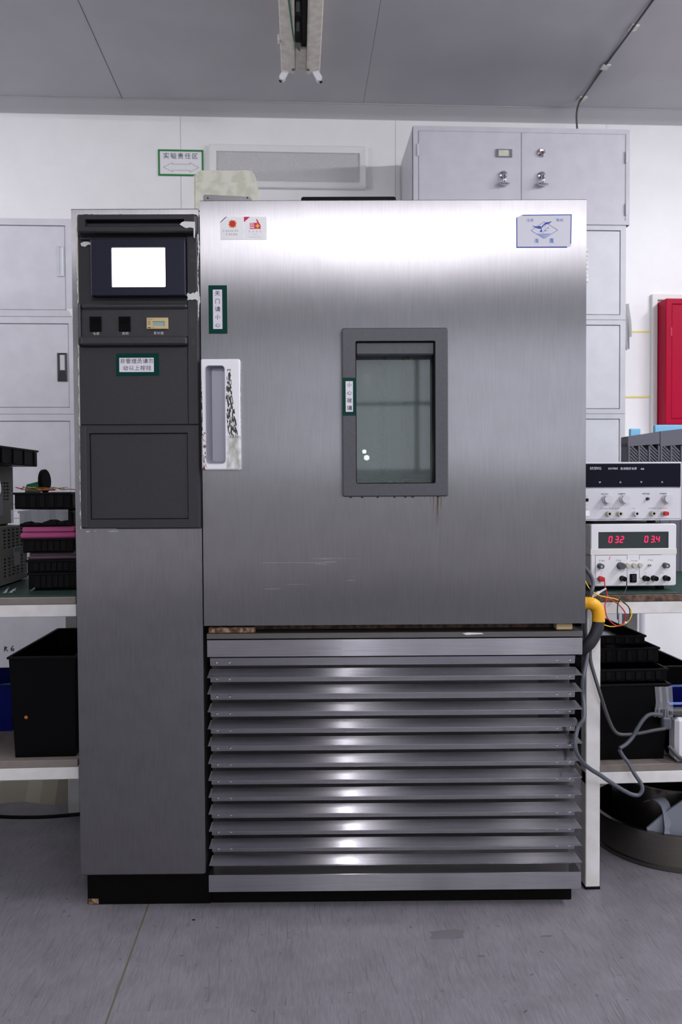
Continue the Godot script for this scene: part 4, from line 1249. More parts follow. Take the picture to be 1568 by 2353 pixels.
	obj("lettering", st, mats.print_lightblue, lg)

# ============================================================ steel cabinets along the back wall

# one cabinet unit: x0..x1, y0..y1, front at z; doors are [x0, x1] in unit coordinates
func cabinet(label: String, x0: float, x1: float, y0: float, y1: float, z: float, doors: Array, body_m: Material, door_m: Material, group: String, mark := 0.02) -> Node3D:
	var t := thing("steel_cabinet", label, "cabinet", Vector3((x0 + x1) / 2, y0, z), 0, group)
	var w := (x1 - x0) / 2
	var h := y1 - y0
	var d := 0.385
	var st := new_st()
	box(st, Vector3(-w, 0, -d), Vector3(w, 0.02, -0.0005), 0.001)
	box(st, Vector3(-w, h - 0.02, -d), Vector3(w, h, -0.0005), 0.001)
	box(st, Vector3(-w, 0.02, -d), Vector3(-w + 0.018, h - 0.02, -0.0005), 0.001)
	box(st, Vector3(w - 0.018, 0.02, -d), Vector3(w, h - 0.02, -0.0005), 0.001)
	box(st, Vector3(-w, 0.02, -d), Vector3(w, h - 0.02, -d + 0.01))
	# face frame
	ring(st, rect(-w, 0, w, h), rect(doors[0][0] - 0.002, mark, doors[-1][1] + 0.002, h - mark), -0.02, 0.0, 9.0, 0.001)
	obj("carcass", st, body_m, t)
	for q in doors:
		st = new_st()
		box(st, Vector3(q[0], mark + 0.002, -0.018), Vector3(q[1], h - mark - 0.0025, -0.0025), 0.0015)
		obj("door", st, door_m, t)
	box_obj("rebate", Vector3(doors[0][0] - 0.01, mark - 0.01, -0.0215), Vector3(doors[-1][1] + 0.01, h - mark + 0.01, -0.0205), body_m, t, 0.0)
	return t

func make_cabinets() -> void:
	var g := "steel cabinet units stacked along the back wall"
	# right stack: a two-door unit on four plainer ones
	var names := ["grey steel cabinet unit at floor level behind the instrument bench", "grey steel cabinet unit hidden behind the bench top instruments", "grey steel cabinet unit just above the bench instruments", "grey steel cabinet unit level with the red box", "pale steel cabinet unit with a strip of clear tape beneath the two-knob cabinet"]
	var ys := [0.19, 0.58, 0.969, 1.358, 1.747, 2.136]
	for i in 5:
		var t := cabinet(names[i], 0.468, 1.367, ys[i], ys[i + 1] - 0.001, -3.3, [[-0.42, -0.002], [0.002, 0.4245]], mats.cabinet_frame, mats.cabinet_light, g)
		if i == 4:
			var st := new_st()
			for k in 9:
				box(st, Vector3(0.276 + 0.003 * (k % 2), 0.155 + k * 0.0175, -0.002), Vector3(0.29 - 0.002 * (k % 3), 0.171 + k * 0.0175, 0.003 + 0.001 * (k % 2)), 0.001)
			obj("tape_strip", st, mats.tape_clear, t)
	box_tag("cabinet_plinth", Vector3(0.475, 0, -3.685), Vector3(1.36, 0.19, -3.305), mats.cabinet_frame, "low steel plinth beneath the cabinets behind the instrument bench", "plinth")
	var t := cabinet("grey two-door steel cabinet with chrome knobs topmost of its stack", 0.479, 1.382, 2.137, 2.528, -3.3, [[-0.4285, -0.0045], [-0.0025, 0.4335]], mats.cabinet_grey, mats.cabinet_grey, g, 0.0165)
	t.set_meta("label", "grey two-door steel cabinet with chrome knobs, topmost of its stack")
	# hardware, in unit coordinates: centre x = 0.9305, base y = 2.137
	for q in [[-0.4325, 0.292], [-0.4325, 0.06], [0.4355, 0.277], [0.4355, 0.064]]:
		var st := new_st()
		lathe(st, [[0.0, -0.025], [0.004, -0.024], [0.004, 0.024], [0.0, 0.025]], 8, Transform3D(Basis.IDENTITY, Vector3(q[0], q[1], 0.003)))
		obj("hinge", st, mats.cabinet_white, t)
	var st := new_st()
	ring(st, rect(-0.1105, 0.2695, -0.042, 0.3025), rect(-0.099, 0.2735, -0.053, 0.2985), -0.003, 0.003, 9.0, 0.001)
	var lh := obj("label_holder", st, mats.chrome, t)
	box_obj("card", Vector3(-0.0995, 0.273, -0.003), Vector3(-0.0525, 0.299, -0.0005), mats.cream, lh, 0.0)
	st = new_st()
	lathe(st, [[0.006, 0.002], [0.006, 0.008], [0.011, 0.009], [0.017, 0.004], [0.019, -0.003]], 18, turned(Vector3.BACK, Vector3(0.0795, 0.29, 0)))
	var lk := obj("lock", st, mats.chrome, t)
	st = new_st()
	lathe(st, [[0.0, 0.004], [0.0065, 0.004]], 12, turned(Vector3.BACK, Vector3(0.0795, 0.29, 0)))
	obj("keyhole", st, mats.copper, lk)
	for x in [-0.0785, 0.081]:
		st = new_st()
		# the round foot, the bowed neck and the flared pull
		lathe(st, [[0.017, -0.003], [0.016, 0.006], [0.011, 0.011], [0.006, 0.012], [0.0, 0.009]], 16, turned(Vector3.BACK, Vector3(x, 0.197, 0)))
		var neck := smooth([Vector3(x, 0.197, 0.006), Vector3(x, 0.186, 0.016), Vector3(x, 0.172, 0.02), Vector3(x, 0.16, 0.014)], 4)
		tube(st, neck, 0.008, 8)
		lathe(st, [[0.0, -0.008], [0.012, -0.007], [0.02, -0.003], [0.023, 0.002], [0.019, 0.006], [0.008, 0.008], [0.0, 0.009]], 16, Transform3D(Basis(Vector3.RIGHT, 0.45).scaled(Vector3(1.1, 0.85, 0.8)), Vector3(x, 0.158, 0.012)))
		obj("knob", st, mats.chrome, t)
	# left stack: sliding doors with finger grips
	var lg := ["white steel cabinet unit at floor level behind the cluttered bench", "pale steel cabinet unit with black pen marks below the cluttered bench top", "grey steel cabinet unit behind the black trays", "grey steel cabinet unit with a black recessed grip", "white steel cabinet unit with a pale recessed grip, top of its stack"]
	for i in 5:
		var u := cabinet(lg[i], -1.8, -0.895, ys[i], ys[i + 1] - 0.001, -3.3, [[-0.432, -0.002], [0.002, 0.432 if i < 4 else 0.424]], mats.cabinet_white, mats.cabinet_white, g, 0.026)
		if i >= 3:
			st = new_st()
			var gx := [0.3875, 0.4255] if i == 3 else [0.392, 0.419]
			var gy := [0.131, 0.244] if i == 3 else [0.16, 0.28]
			ring(st, rect(gx[0], gy[0], gx[1], gy[1]), rect(gx[0] + 0.009, gy[0] + (0.045 if i == 3 else 0.006), gx[1] - 0.009, gy[1] - 0.006), -0.003, 0.0015, -0.001, 0.001)
			box(st, Vector3(gx[0] + 0.002, gy[0] + 0.002, -0.0035), Vector3(gx[1] - 0.002, gy[1] - 0.002, -0.0028))
			obj("finger_grip", st, mats.handle_black if i == 3 else mats.cabinet_light, u)
		if i == 4:
			label_plate("tape_scrap", u, PackedVector2Array([Vector2(0.428, 0.03), Vector2(0.4515, 0.031), Vector2(0.4515, -0.012), Vector2(0.446, 0.006), Vector2(0.438, 0.02)]), 0.0015, mats.sticker_white)
		if i == 1:
			pass
		if i == 0:
			st = new_st()
			for l in [[0.0, 0.0, 0.002, 0.018], [0.002, 0.018, 0.01, 0.014, 0.003, 0.009, 0.013, 0.0], [0.034, 0.02, 0.027, 0.01, 0.027, 0.002, 0.036, 0.001, 0.037, 0.008, 0.028, 0.009]]:
				var p := PackedVector2Array()
				for k in range(0, l.size(), 2):
					p.append(Vector2(0.159 + l[k], 0.214 + l[k + 1]))
				pen(st, p, 0.004, -0.0024)
			obj("pen_marks", st, mats.print_black, u)
	box_tag("cabinet_plinth", Vector3(-1.79, 0, -3.685), Vector3(-0.9, 0.19, -3.305), mats.cabinet_frame, "low steel plinth beneath the cabinets behind the cluttered bench", "plinth")

func box_tag(called: String, lo: Vector3, hi: Vector3, m: Material, label: String, category: String, b := 0.002, group := "") -> MeshInstance3D:
	var st := new_st()
	box(st, lo, hi, b)
	var o := obj(called, st, m)
	tag(o, label, category, group)
	return o

# ============================================================ things on the back wall and ceiling

func make_wall_things() -> void:
	# green-edged sign
	var s := thing("area_sign", "white wall sign with a green border and double arrow", "sign", Vector3(-0.515, 2.5205, BACK))
	var st := new_st()
	box(st, Vector3(-0.101, -0.0585, 0.0), Vector3(0.101, 0.0585, 0.004), 0.001)
	obj("board", st, mats.sticker_white, s)
	st = new_st()
	ring(st, rect(-0.101, -0.0585, 0.101, 0.0585), rect(-0.0935, -0.0505, 0.0935, 0.0505), 0.003, 0.0055)
	obj("border", st, mats.sign_green, s)
	st = new_st()
	writing(st, "实验责任区", Vector2(-0.0785, 0.045), 0.0275, 0.004, 1.16, 0.085)
	obj("lettering", st, mats.print_navy, s)
	st = new_st()
	var ar := PackedVector2Array()
	for v in [[-78, -20], [-38, 1], [-38, -6], [40, -6], [40, 1], [80, -20], [40, -40], [40, -33], [-38, -33], [-38, -40], [-78, -20]]:
		ar.append(Vector2(v[0], v[1]) * 0.001)
	pen(st, ar, 0.0016, 0.004)
	obj("arrow", st, mats.print_grey, s)
	# ventilation grille
	var v := thing("air_vent", "white framed wall vent with a fine mesh panel", "vent", Vector3(-0.033, 2.5065, BACK))
	st = new_st()
	ring(st, rrect(-0.355, -0.0955, 0.355, 0.0955, 0.006), rrect(-0.323, -0.066, 0.325, 0.066, 0.002), 0.0, 0.02, 0.014, 0.004)
	obj("frame", st, mats.vent_white, v)
	box_obj("back_plate", Vector3(-0.33, -0.07, 0.0005), Vector3(0.33, 0.07, 0.004), mats.mesh_grey, v, 0.0)
	# the mesh: two crossed families of fine strands, one part each
	for k in 2:
		st = new_st()
		for i in 78:
			var a := Vector2(-0.39 + i * 0.0105, -0.066)
			var d := Vector2(0.132 * (0.6 if k == 0 else -0.6), 0.132)
			if k == 1:
				a.x += 0.0
			var p0 := a
			var p1 := a + d
			var lo := -0.322
			var hi := 0.324
			if maxf(p0.x, p1.x) < lo or minf(p0.x, p1.x) > hi:
				continue
			for q in 2:
				if p0.x < lo:
					p0 = p0.lerp(p1, (lo - p0.x) / (p1.x - p0.x))
				if p0.x > hi:
					p0 = p0.lerp(p1, (hi - p0.x) / (p1.x - p0.x))
				if p1.x < lo:
					p1 = p1.lerp(p0, (lo - p1.x) / (p0.x - p1.x))
				if p1.x > hi:
					p1 = p1.lerp(p0, (hi - p1.x) / (p0.x - p1.x))
			tube(st, PackedVector3Array([Vector3(p0.x, p0.y, 0.007 + 0.002 * k), Vector3(p1.x, p1.y, 0.007 + 0.002 * k)]), 0.0012, 4)
		var mo := obj("mesh_strands", st, mats.vent_white, v)
		mo.set_meta("kind", "stuff")
	# red cabinet, its white surround, poster, papers
	var r := thing("fire_cabinet", "glossy red metal box on the wall in a white surround", "fire cabinet", Vector3(1.95, 1.337, BACK))
	st = new_st()
	ring(st, rect(-0.3, -0.6, 0.3, 0.61), rect(-0.275, -0.58, 0.275, 0.585), 0.0, 0.02, 9.0, 0.003)
	obj("surround", st, mats.vent_white, r)
	st = new_st()
	ring(st, rrect(-0.272, 0.0, 0.272, 0.572, 0.004, 2), rrect(-0.245, 0.025, 0.245, 0.548, 0.004, 2), 0.0, 0.1, 9.0, 0.003)
	box(st, Vector3(-0.27, 0.002, 0.0), Vector3(0.27, 0.57, 0.06), 0.002)
	obj("case", st, mats.red_paint, r)
	box_obj("door", Vector3(-0.244, 0.026, 0.06), Vector3(0.244, 0.547, 0.097), mats.red_paint, r, 0.003)
	box_obj("hinge", Vector3(-0.252, 0.4, 0.099), Vector3(-0.244, 0.44, 0.103), mats.crimson, r, 0.001)
	var po := thing("wall_poster", "laminated white poster with a yellow edge beside the red box", "poster", Vector3(1.53, 1.625, BACK))
	box_obj("sheet", Vector3(-0.157, -0.152, 0), Vector3(0.157, 0.152, 0.002), mats.sticker_white, po, 0.0)
	st = new_st()
	ring(st, rect(-0.16, -0.155, 0.16, 0.155), rect(-0.152, -0.147, 0.152, 0.147), 0.0, 0.004)
	obj("yellow_edge", st, mats.poster_yellow, po)
	var pa := thing("hanging_papers", "bundle of grey papers hanging beside the cabinets", "papers", Vector3(1.44, 1.655, -3.5))
	for k in 7:
		st = new_st()
		var x0 := -0.035 + k * 0.014
		var h := 0.215 - 0.008 * absi(k - 2) if k < 5 else 0.15
		var low := -0.01 + 0.006 * k + (0.05 if k == 6 else 0.0)
		for j in 6:
			var y0 := low + h * j / 6.0
			var y1 := low + h * (j + 1) / 6.0
			var o0 := 0.006 * sin(j * 0.8 + k)
			var o1 := 0.006 * sin((j + 1) * 0.8 + k)
			var fl := 0.012 * (1.0 - float(j) / 6)
			var f2 := 0.012 * (1.0 - float(j + 1) / 6)
			face(st, [Vector3(x0 - fl * 0.3, y0, o0 - 0.015 * k), Vector3(x0 + 0.013 + fl, y0, o0 - 0.015 * k + 0.004), Vector3(x0 + 0.013 + f2, y1, o1 - 0.015 * k + 0.004), Vector3(x0 - f2 * 0.3, y1, o1 - 0.015 * k)], Vector3(0, 0, 1))
		obj("sheet", st, mats.newsprint if k % 2 == 0 else mats.newsprint_dark, pa)
	tube_thing("paper_hook", [Vector3(1.44, 1.868, -3.699), Vector3(1.44, 1.868, -3.49)], 0.004, mats.lampholder, "thin white hook holding the hanging papers", "hook")
	# cable taped along the ceiling, then down to the cabinet top
	var cab := thing("ceiling_cable", "black cable taped along the ceiling and hanging to the cabinet", "cable", Vector3.ZERO)
	st = new_st()
	tube(st, smooth([Vector3(1.263, TOP - 0.004, 2.0), Vector3(1.26, TOP - 0.006, -2.0), Vector3(1.266, TOP - 0.004, -2.7), Vector3(1.262, TOP - 0.01, -3.0), Vector3(1.265, TOP - 0.004, -3.3), Vector3(1.262, TOP - 0.012, -3.52), Vector3(1.263, TOP - 0.02, -3.585), Vector3(1.262, 2.7, -3.6), Vector3(1.268, 2.6, -3.58), Vector3(1.285, 2.531, -3.53)]), 0.0042, 6)
	obj("flex", st, mats.cable_dark, cab)
	for q in [[-2.77, 0.03], [-2.3, 0.02], [-3.0, 0.014], [-3.28, 0.016], [-3.55, 0.018]]:
		st = new_st()
		box(st, Vector3(1.258 - q[1] * 0.4, TOP - 0.009, q[0] - 0.02), Vector3(1.27 + q[1], TOP - 0.0004, q[0] + 0.02), 0.003)
		obj("tape_patch", st, mats.tape_clear, cab)

func tube_thing(called: String, pts: Array, r: float, m: Material, label: String, category: String, group := "", k := 8) -> MeshInstance3D:
	var st := new_st()
	tube(st, smooth(pts, k) if pts.size() > 2 else PackedVector3Array(pts), r, 8)
	var o := obj(called, st, m)
	tag(o, label, category, group)
	return o

# ============================================================ things on top of the chamber

func make_top_things() -> void:
	# local axes of the chamber
	var b := Basis(Vector3.UP, deg_to_rad(-2.673))
	var o := Vector3(0.10516, 0, -1.96719)
	var p := o + b * Vector3(-0.352, 1.743, -0.62)
	var t := thing("plastic_tub", "stained cream plastic tub with rounded corners on the chamber top", "tub", p, -2.673)
	var st := new_st()
	prism(st, rrect(-0.09, 0.0, 0.096, 0.294, 0.022, 6), -0.075, 0.07)
	obj("shell", st, mats.cream, t)
	st = new_st()
	box(st, Vector3(-0.0975, 0.0, -0.06), Vector3(-0.09, 0.285, 0.06), 0.003)
	obj("side_rib", st, mats.cream, t)
	p = o + b * Vector3(-0.333, 1.7495, -0.045)
	t = thing("steel_bracket", "small riveted steel bracket lying on the chamber's front corner", "bracket", p, -2.673)
	st = new_st()
	prism(st, PackedVector2Array([Vector2(0, 0.003), Vector2(0, 0.02), Vector2(0.003, 0.0235), Vector2(0.112, 0.018), Vector2(0.117, 0.014), Vector2(0.123, 0.0), Vector2(0.004, 0.0)]), -0.06, 0.02)
	obj("plate", st, mats.steel_plain, t)
	for x in [0.009, 0.106]:
		st = new_st()
		prism(st, PackedVector2Array([Vector2(x, 0.0135), Vector2(x + 0.0045, 0.0135), Vector2(x + 0.0022, 0.0185)]), 0.0195, 0.0206)
		obj("rivet_hole", st, mats.black_paint, t)
	p = o + b * Vector3(-0.098, 1.742, -0.14)
	t = thing("black_tray", "flat black ribbed tray on top of the chamber", "tray", p, -2.673)
	st = new_st()
	prism(st, rrect(0.0, 0.0, 0.246, 0.066, 0.006), -0.2, 0.0)
	obj("shell", st, mats.esd_black, t)
	for k in 6:
		box_obj("rib", Vector3(0.03 + k * 0.037, 0.004, -0.001), Vector3(0.034 + k * 0.037, 0.06, 0.002), mats.esd_rim, t, 0.0005)

# ============================================================ benches

func bench(label: String, x0: float, x1: float, zf: float, top: float, shelf: float, legs: Array, edge_m: Material) -> Node3D:
	var t := thing("work_bench", label, "workbench", Vector3(x0, 0, zf))
	var w := x1 - x0
	var d := 0.6
	box_obj("worktop", Vector3(0, top - 0.019, -d), Vector3(w, top, 0.001), edge_m, t, 0.002)
	box_obj("rubber_mat", Vector3(0.002, top, -d + 0.003), Vector3(w - 0.002, top + 0.003, -0.004), mats.mat_green, t, 0.001)
	box_obj("shelf_board", Vector3(0.002, shelf - 0.019, -d), Vector3(w - 0.002, shelf, 0.0), mats.board_edge, t, 0.001)
	for q in [[top - 0.019, "top_rail"], [shelf - 0.019, "shelf_rail"]]:
		for z in [0.0, -d + 0.03]:
			box_obj(q[1], Vector3(0.0, q[0] - 0.031, z - 0.03), Vector3(w, q[0], z), mats.rail_white, t, 0.0015)
		for x in [0.0, w - 0.03]:
			box_obj(q[1], Vector3(x, q[0] - 0.031, -d + 0.03), Vector3(x + 0.03, q[0], -0.03), mats.rail_white, t, 0.0015)
	for q in legs:
		var leg := box_obj("leg", Vector3(q[0], 0.006, q[1] - 0.037), Vector3(q[0] + 0.038, top - 0.019, q[1] + 0.0008), mats.rail_white, t, 0.002)
		box_obj("foot_cap", Vector3(q[0] - 0.001, 0.0, q[1] - 0.038), Vector3(q[0] + 0.039, 0.006, q[1] + 0.002), mats.black_paint, leg, 0.001)
	return t

# black antistatic tray: floor, four ribbed walls, rim
func esd_tray(label: String, at: Vector3, w: float, d: float, h: float, turn := 0.0, tilt := Vector3.ZERO, group := "black antistatic trays", ribs := 6) -> Node3D:
	var t := thing("black_tray", label, "tray", at, turn, group)
	if tilt != Vector3.ZERO:
		t.rotation_degrees += tilt
	var a := w / 2
	var b := d / 2
	var st := new_st()
	box(st, Vector3(-a + 0.004, 0, -b + 0.004), Vector3(a - 0.004, 0.003, b - 0.004), 0.001)
	box(st, Vector3(-a + 0.004, 0.003, b - 0.007), Vector3(a - 0.004, h, b - 0.004), 0.0005)
	box(st, Vector3(-a + 0.004, 0.003, -b + 0.004), Vector3(a - 0.004, h, -b + 0.007), 0.0005)
	box(st, Vector3(-a + 0.004, 0.003, -b + 0.007), Vector3(-a + 0.007, h, b - 0.007), 0.0005)
	box(st, Vector3(a - 0.007, 0.003, -b + 0.007), Vector3(a - 0.004, h, b - 0.007), 0.0005)
	obj("shell", st, mats.esd_black, t)
	st = new_st()
	box(st, Vector3(-a, h - 0.006, b - 0.008), Vector3(a, h, b), 0.001)
	box(st, Vector3(-a, h - 0.006, -b), Vector3(a, h, -b + 0.008), 0.001)
	box(st, Vector3(-a, h - 0.006, -b + 0.008), Vector3(-a + 0.008, h, b - 0.008), 0.001)
	box(st, Vector3(a - 0.008, h - 0.006, -b + 0.008), Vector3(a, h, b - 0.008), 0.001)
	obj("rim", st, mats.esd_rim, t)
	for k in ribs:
		var x := lerpf(-a + 0.02, a - 0.035, float(k) / maxi(ribs - 1, 1))
		box_obj("rib", Vector3(x, 0.004, b - 0.0045), Vector3(x + 0.014, h - 0.006, b - 0.001), mats.esd_rim, t, 0.001)
		if k < 4:
			var z := lerpf(-b + 0.02, b - 0.035, k / 3.0)
			box_obj("rib", Vector3(a - 0.0045, 0.004, z), Vector3(a - 0.001, h - 0.006, z + 0.014), mats.esd_rim, t, 0.001)
	return t

func post(parent: Node, called: String, m: Material, at: Vector3, r: float, l: float, hole: Material = null) -> void:
	var st := new_st()
	lathe(st, [[r * 1.15, 0.0], [r * 1.15, l * 0.3], [r, l * 0.34], [r, l], [r * 0.55, l]], 14, turned(Vector3.BACK, at))
	if hole == null:
		lathe(st, [[r * 0.55, l], [0.0, l]], 14, turned(Vector3.BACK, at))
	var o := obj(called, st, m, parent)
	if hole:
		st = new_st()
		lathe(st, [[r * 0.56, l - 0.002], [0.0, l - 0.002]], 12, turned(Vector3.BACK, at))
		obj("socket_hole", st, hole, o)

func seven(st: SurfaceTool, digit: String, at: Vector2, h: float, z: float) -> void:
	var on := {"0": "abcdef", "2": "abged", "3": "abgcd", "4": "fgbc"}
	var w := h * 0.5
	var sl := 0.12
	var seg := {"a": [0, 1, 1, 1], "b": [1, 1, 1, 0.5], "c": [1, 0.5, 1, 0], "d": [0, 0, 1, 0], "e": [0, 0, 0, 0.5], "f": [0, 0.5, 0, 1], "g": [0, 0.5, 1, 0.5]}
	for s in on[digit]:
		var q: Array = seg[s]
		var a := Vector2(q[0] * w + q[1] * h * sl, q[1] * h)
		var b := Vector2(q[2] * w + q[3] * h * sl, q[3] * h)
		var d := (b - a).normalized() * h * 0.1
		pen(st, PackedVector2Array([at + a + d, at + b - d]), h * 0.15, z)

func make_right_bench() -> void:
	var top := 0.772
	var be := bench("white framed workbench carrying two power supplies", 0.744, 2.3, -2.04, top, 0.327, [[0.0, 0.0], [1.518, 0.0], [0.34, -0.562], [1.518, -0.562]], mats.wood_edge)
	# --- lower power supply with red digits
	var y0 := top + 0.016
	var p := thing("power_supply", "white bench power supply with glowing red digits", "power supply", Vector3(0.778, y0, -2.1), -1.0)
	var w := 0.231
	var h := 0.164
	var st := new_st()
	box(st, Vector3(0.001, 0, -0.27), Vector3(w - 0.001, h, -0.006), 0.003)
	obj("case", st, mats.psu_white, p)
	st = new_st()
	ring(st, rrect(0, -0.001, w, h + 0.001, 0.006), rect_n(0.02, 0.1, 0.21, 0.144, 20), -0.01, 0.0, 9.0, 0.002)
	obj("front_panel", st, mats.psu_white, p)
	box_obj("display_window", Vector3(0.0195, 0.0995, -0.008), Vector3(0.2105, 0.1445, -0.003), mats.display_dark, p, 0.0)
	st = new_st()
	for q in [["0", 0.049], ["3", 0.066], ["2", 0.08], ["0", 0.146], ["3", 0.163], ["4", 0.177]]:
		seven(st, q[0], Vector2(q[1], 0.116), 0.0155, -0.003)
	for x in [0.0777, 0.1747]:
		pen(st, PackedVector2Array([Vector2(x, 0.1163), Vector2(x + 0.0006, 0.1163)]), 0.0016, -0.003)
	obj("led_digits", st, mats.led_red, p)
	# tape across it
	st = new_st()
	box(st, Vector3(-0.001, 0.083, -0.1), Vector3(w + 0.001, 0.098, 0.0006), 0.0005)
	obj("tape_band", st, mats.tape_clear, p)
	for x in [0.017, 0.072, 0.193]:
		post(p, "knob", mats.knob_grey, Vector3(x + 0.007, 0.054, 0), 0.0085 if x > 0.05 and x < 0.1 else 0.0065, 0.018, null if x > 0.05 and x < 0.1 else mats.knob_light)
	for x in [0.098, 0.115, 0.132]:
		post(p, "push_button", mats.knob_beige, Vector3(x, 0.055, 0), 0.0055, 0.009)
	post(p, "small_shaft", mats.knob_beige, Vector3(0.157, 0.055, 0), 0.003, 0.01, mats.post_black)
	for q in [[0.025, "post_red"], [0.084, "post_black"], [0.146, "post_black"], [0.169, "post_black"], [0.201, "post_black"]]:
		post(p, "binding_post", mats[q[1]], Vector3(q[0], 0.02, 0), 0.0065, 0.02)
	st = new_st()
	box(st, Vector3(0.105, 0.009, 0), Vector3(0.123, 0.032, 0.004), 0.001)
	var sw := obj("rocker_switch", st, mats.switch_black, p)
	box_obj("rocker", Vector3(0.108, 0.012, 0.004), Vector3(0.12, 0.029, 0.007), mats.bezel_navy, sw, 0.002)
	st = new_st()
	for l in [[0.012, 0.082, 0.012, 0.02, 0.03, 0.02], [0.012, 0.082, 0.098, 0.082, 0.098, 0.07], [0.098, 0.046, 0.098, 0.02, 0.08, 0.02], [0.131, 0.07, 0.131, 0.082, 0.19, 0.082], [0.131, 0.046, 0.131, 0.02, 0.14, 0.02]]:
		var a := PackedVector2Array()
		for k in range(0, l.size(), 2):
			a.append(Vector2(l[k], l[k + 1]))
		pen(st, a, 0.0008, 0.0)
	dotted(st, Vector2(0.023, 0.07), 3, 0.004, 0.0)
	dotted(st, Vector2(0.068, 0.07), 3, 0.004, 0.0)
	dotted(st, Vector2(0.108, 0.068), 5, 0.003, 0.0)
	dotted(st, Vector2(0.154, 0.07), 3, 0.004, 0.0)
	dotted(st, Vector2(0.108, 0.038), 3, 0.003, 0.0)
	dotted(st, Vector2(0.027, 0.035), 1, 0.003, 0.0)
	dotted(st, Vector2(0.147, 0.035), 1, 0.003, 0.0)
	dotted(st, Vector2(0.19, 0.035), 2, 0.003, 0.0)
	obj("lettering", st, mats.print_black, p)
	st = new_st()
	pen(st, PackedVector2Array([Vector2(0.049, 0.07), Vector2(0.052, 0.078)]), 0.0015, 0.0)
	obj("red_pen_mark", st, mats.crimson, p)
	for x in [0.02, 0.19]:
		box_obj("foot", Vector3(x, -0.0125, -0.04), Vector3(x + 0.018, 0, -0.02), mats.post_black, p, 0.002)
		box_obj("foot", Vector3(x, -0.0125, -0.25), Vector3(x + 0.018, 0, -0.23), mats.post_black, p, 0.002)
	# --- upper power supply
	var u := thing("power_supply", "wide pale power supply with a navy display strip on top", "power supply", Vector3(0.757, y0 + h + 0.0095, -2.12), -0.8)
	w = 0.276
	h = 0.157
	st = new_st()
	box(st, Vector3(0.001, 0, -0.3), Vector3(w - 0.001, h, -0.006), 0.003)
	obj("case", st, mats.psu_light, u)
	st = new_st()
	ring(st, rrect(0, -0.0005, w, h, 0.004), rect_n(0.005, 0.003, w - 0.005, h - 0.006, 20), -0.012, 0.0, -0.001, 0.002)
	obj("bezel_frame", st, mats.psu_light, u)
	box_obj("display_strip", Vector3(0.005, 0.09, -0.01), Vector3(w - 0.003, h - 0.004, -0.0005), mats.psu_navy, u, 0.0005)
	box_obj("control_plate", Vector3(0.005, 0.004, -0.01), Vector3(w - 0.004, 0.086, -0.0008), mats.psu_light, u, 0.0008)
	latin("SUING", 0.0069, mats.print_white, u, Vector3(0.0245, 0.1402, -0.0001), true, true)
	latin("SS1792C", 0.005, mats.print_white, u, Vector3(0.0745, 0.1395, -0.0001), true)
	st = new_st()
	writing(st, "直流稳定电源", Vector2(0.1075, 0.1432), 0.0072, -0.0005, 1.04, 0.1)
	pen(st, PackedVector2Array([Vector2(0.164, 0.1375), Vector2(0.172, 0.1375)]), 0.0018, -0.0005)
	pen(st, PackedVector2Array([Vector2(0.164, 0.14), Vector2(0.172, 0.14)]), 0.0008, -0.0005)
	for q in [[0.052, -1], [0.108, 1], [0.165, -1], [0.222, 1]]:
		pen(st, PackedVector2Array([Vector2(q[0] - 0.002, 0.103 - 0.0018 * q[1]), Vector2(q[0], 0.103 + 0.0018 * q[1]), Vector2(q[0] + 0.002, 0.103 - 0.0018 * q[1])]), 0.0014, -0.0005)
	obj("lettering", st, mats.print_white, u)
	for q in [["VOLTAGE", 0.0555], ["CURRENT", 0.102], ["VOLTAGE", 0.168], ["CURRENT", 0.215]]:
		latin(q[0], 0.0036, mats.print_black, u, Vector3(q[1], 0.0715, -0.0006))
	for x in [0.07, 0.117, 0.233]:
		post(u, "knob", mats.knob_light, Vector3(x, 0.058, -0.001), 0.0108, 0.02)
	post(u, "bare_shaft", mats.post_black, Vector3(0.1815, 0.058, -0.001), 0.0035, 0.008, mats.knob_beige)
	for q in [[0.0735, "knob_beige"], [0.1035, "knob_beige"], [0.148, "knob_light"], [0.194, "knob_beige"]]:
		post(u, "binding_post", mats[q[1]], Vector3(q[0], 0.0185, -0.001), 0.0063, 0.016, mats.post_black)
	post(u, "binding_post", mats.knob_beige, Vector3(0.225, 0.0185, -0.001), 0.0063, 0.01)
	post(u, "binding_post", mats.post_red, Vector3(0.2265, 0.0185, 0.008), 0.0055, 0.014)
	st = new_st()
	box(st, Vector3(0.006, 0.052, -0.0008), Vector3(0.021, 0.06, 0.002), 0.0005)
	obj("push_switch", st, mats.switch_black, u)
	st = new_st()
	box(st, Vector3(0.006, 0.012, -0.0008), Vector3(0.024, 0.026, 0.001), 0.0005)
	obj("white_button", st, mats.sticker_white, u)
	st = new_st()
	dotted(st, Vector2(0.055, 0.034), 12, 0.0034, -0.0008)
	dotted(st, Vector2(0.186, 0.034), 12, 0.0034, -0.0008)
	dotted(st, Vector2(0.142, 0.034), 2, 0.003, -0.0008)
	dotted(st, Vector2(0.008, 0.068), 3, 0.003, -0.0008)
	dotted(st, Vector2(0.008, 0.044), 3, 0.003, -0.0008)
	dotted(st, Vector2(0.008, 0.033), 3, 0.003, -0.0008)
	obj("lettering", st, mats.print_navy, u)
	for x in [0.025, 0.2]:
		for z in [-0.05, -0.26]:
			box_obj("foot", Vector3(x, -0.0075, z), Vector3(x + 0.018, 0, z + 0.02), mats.post_black, u, 0.001)
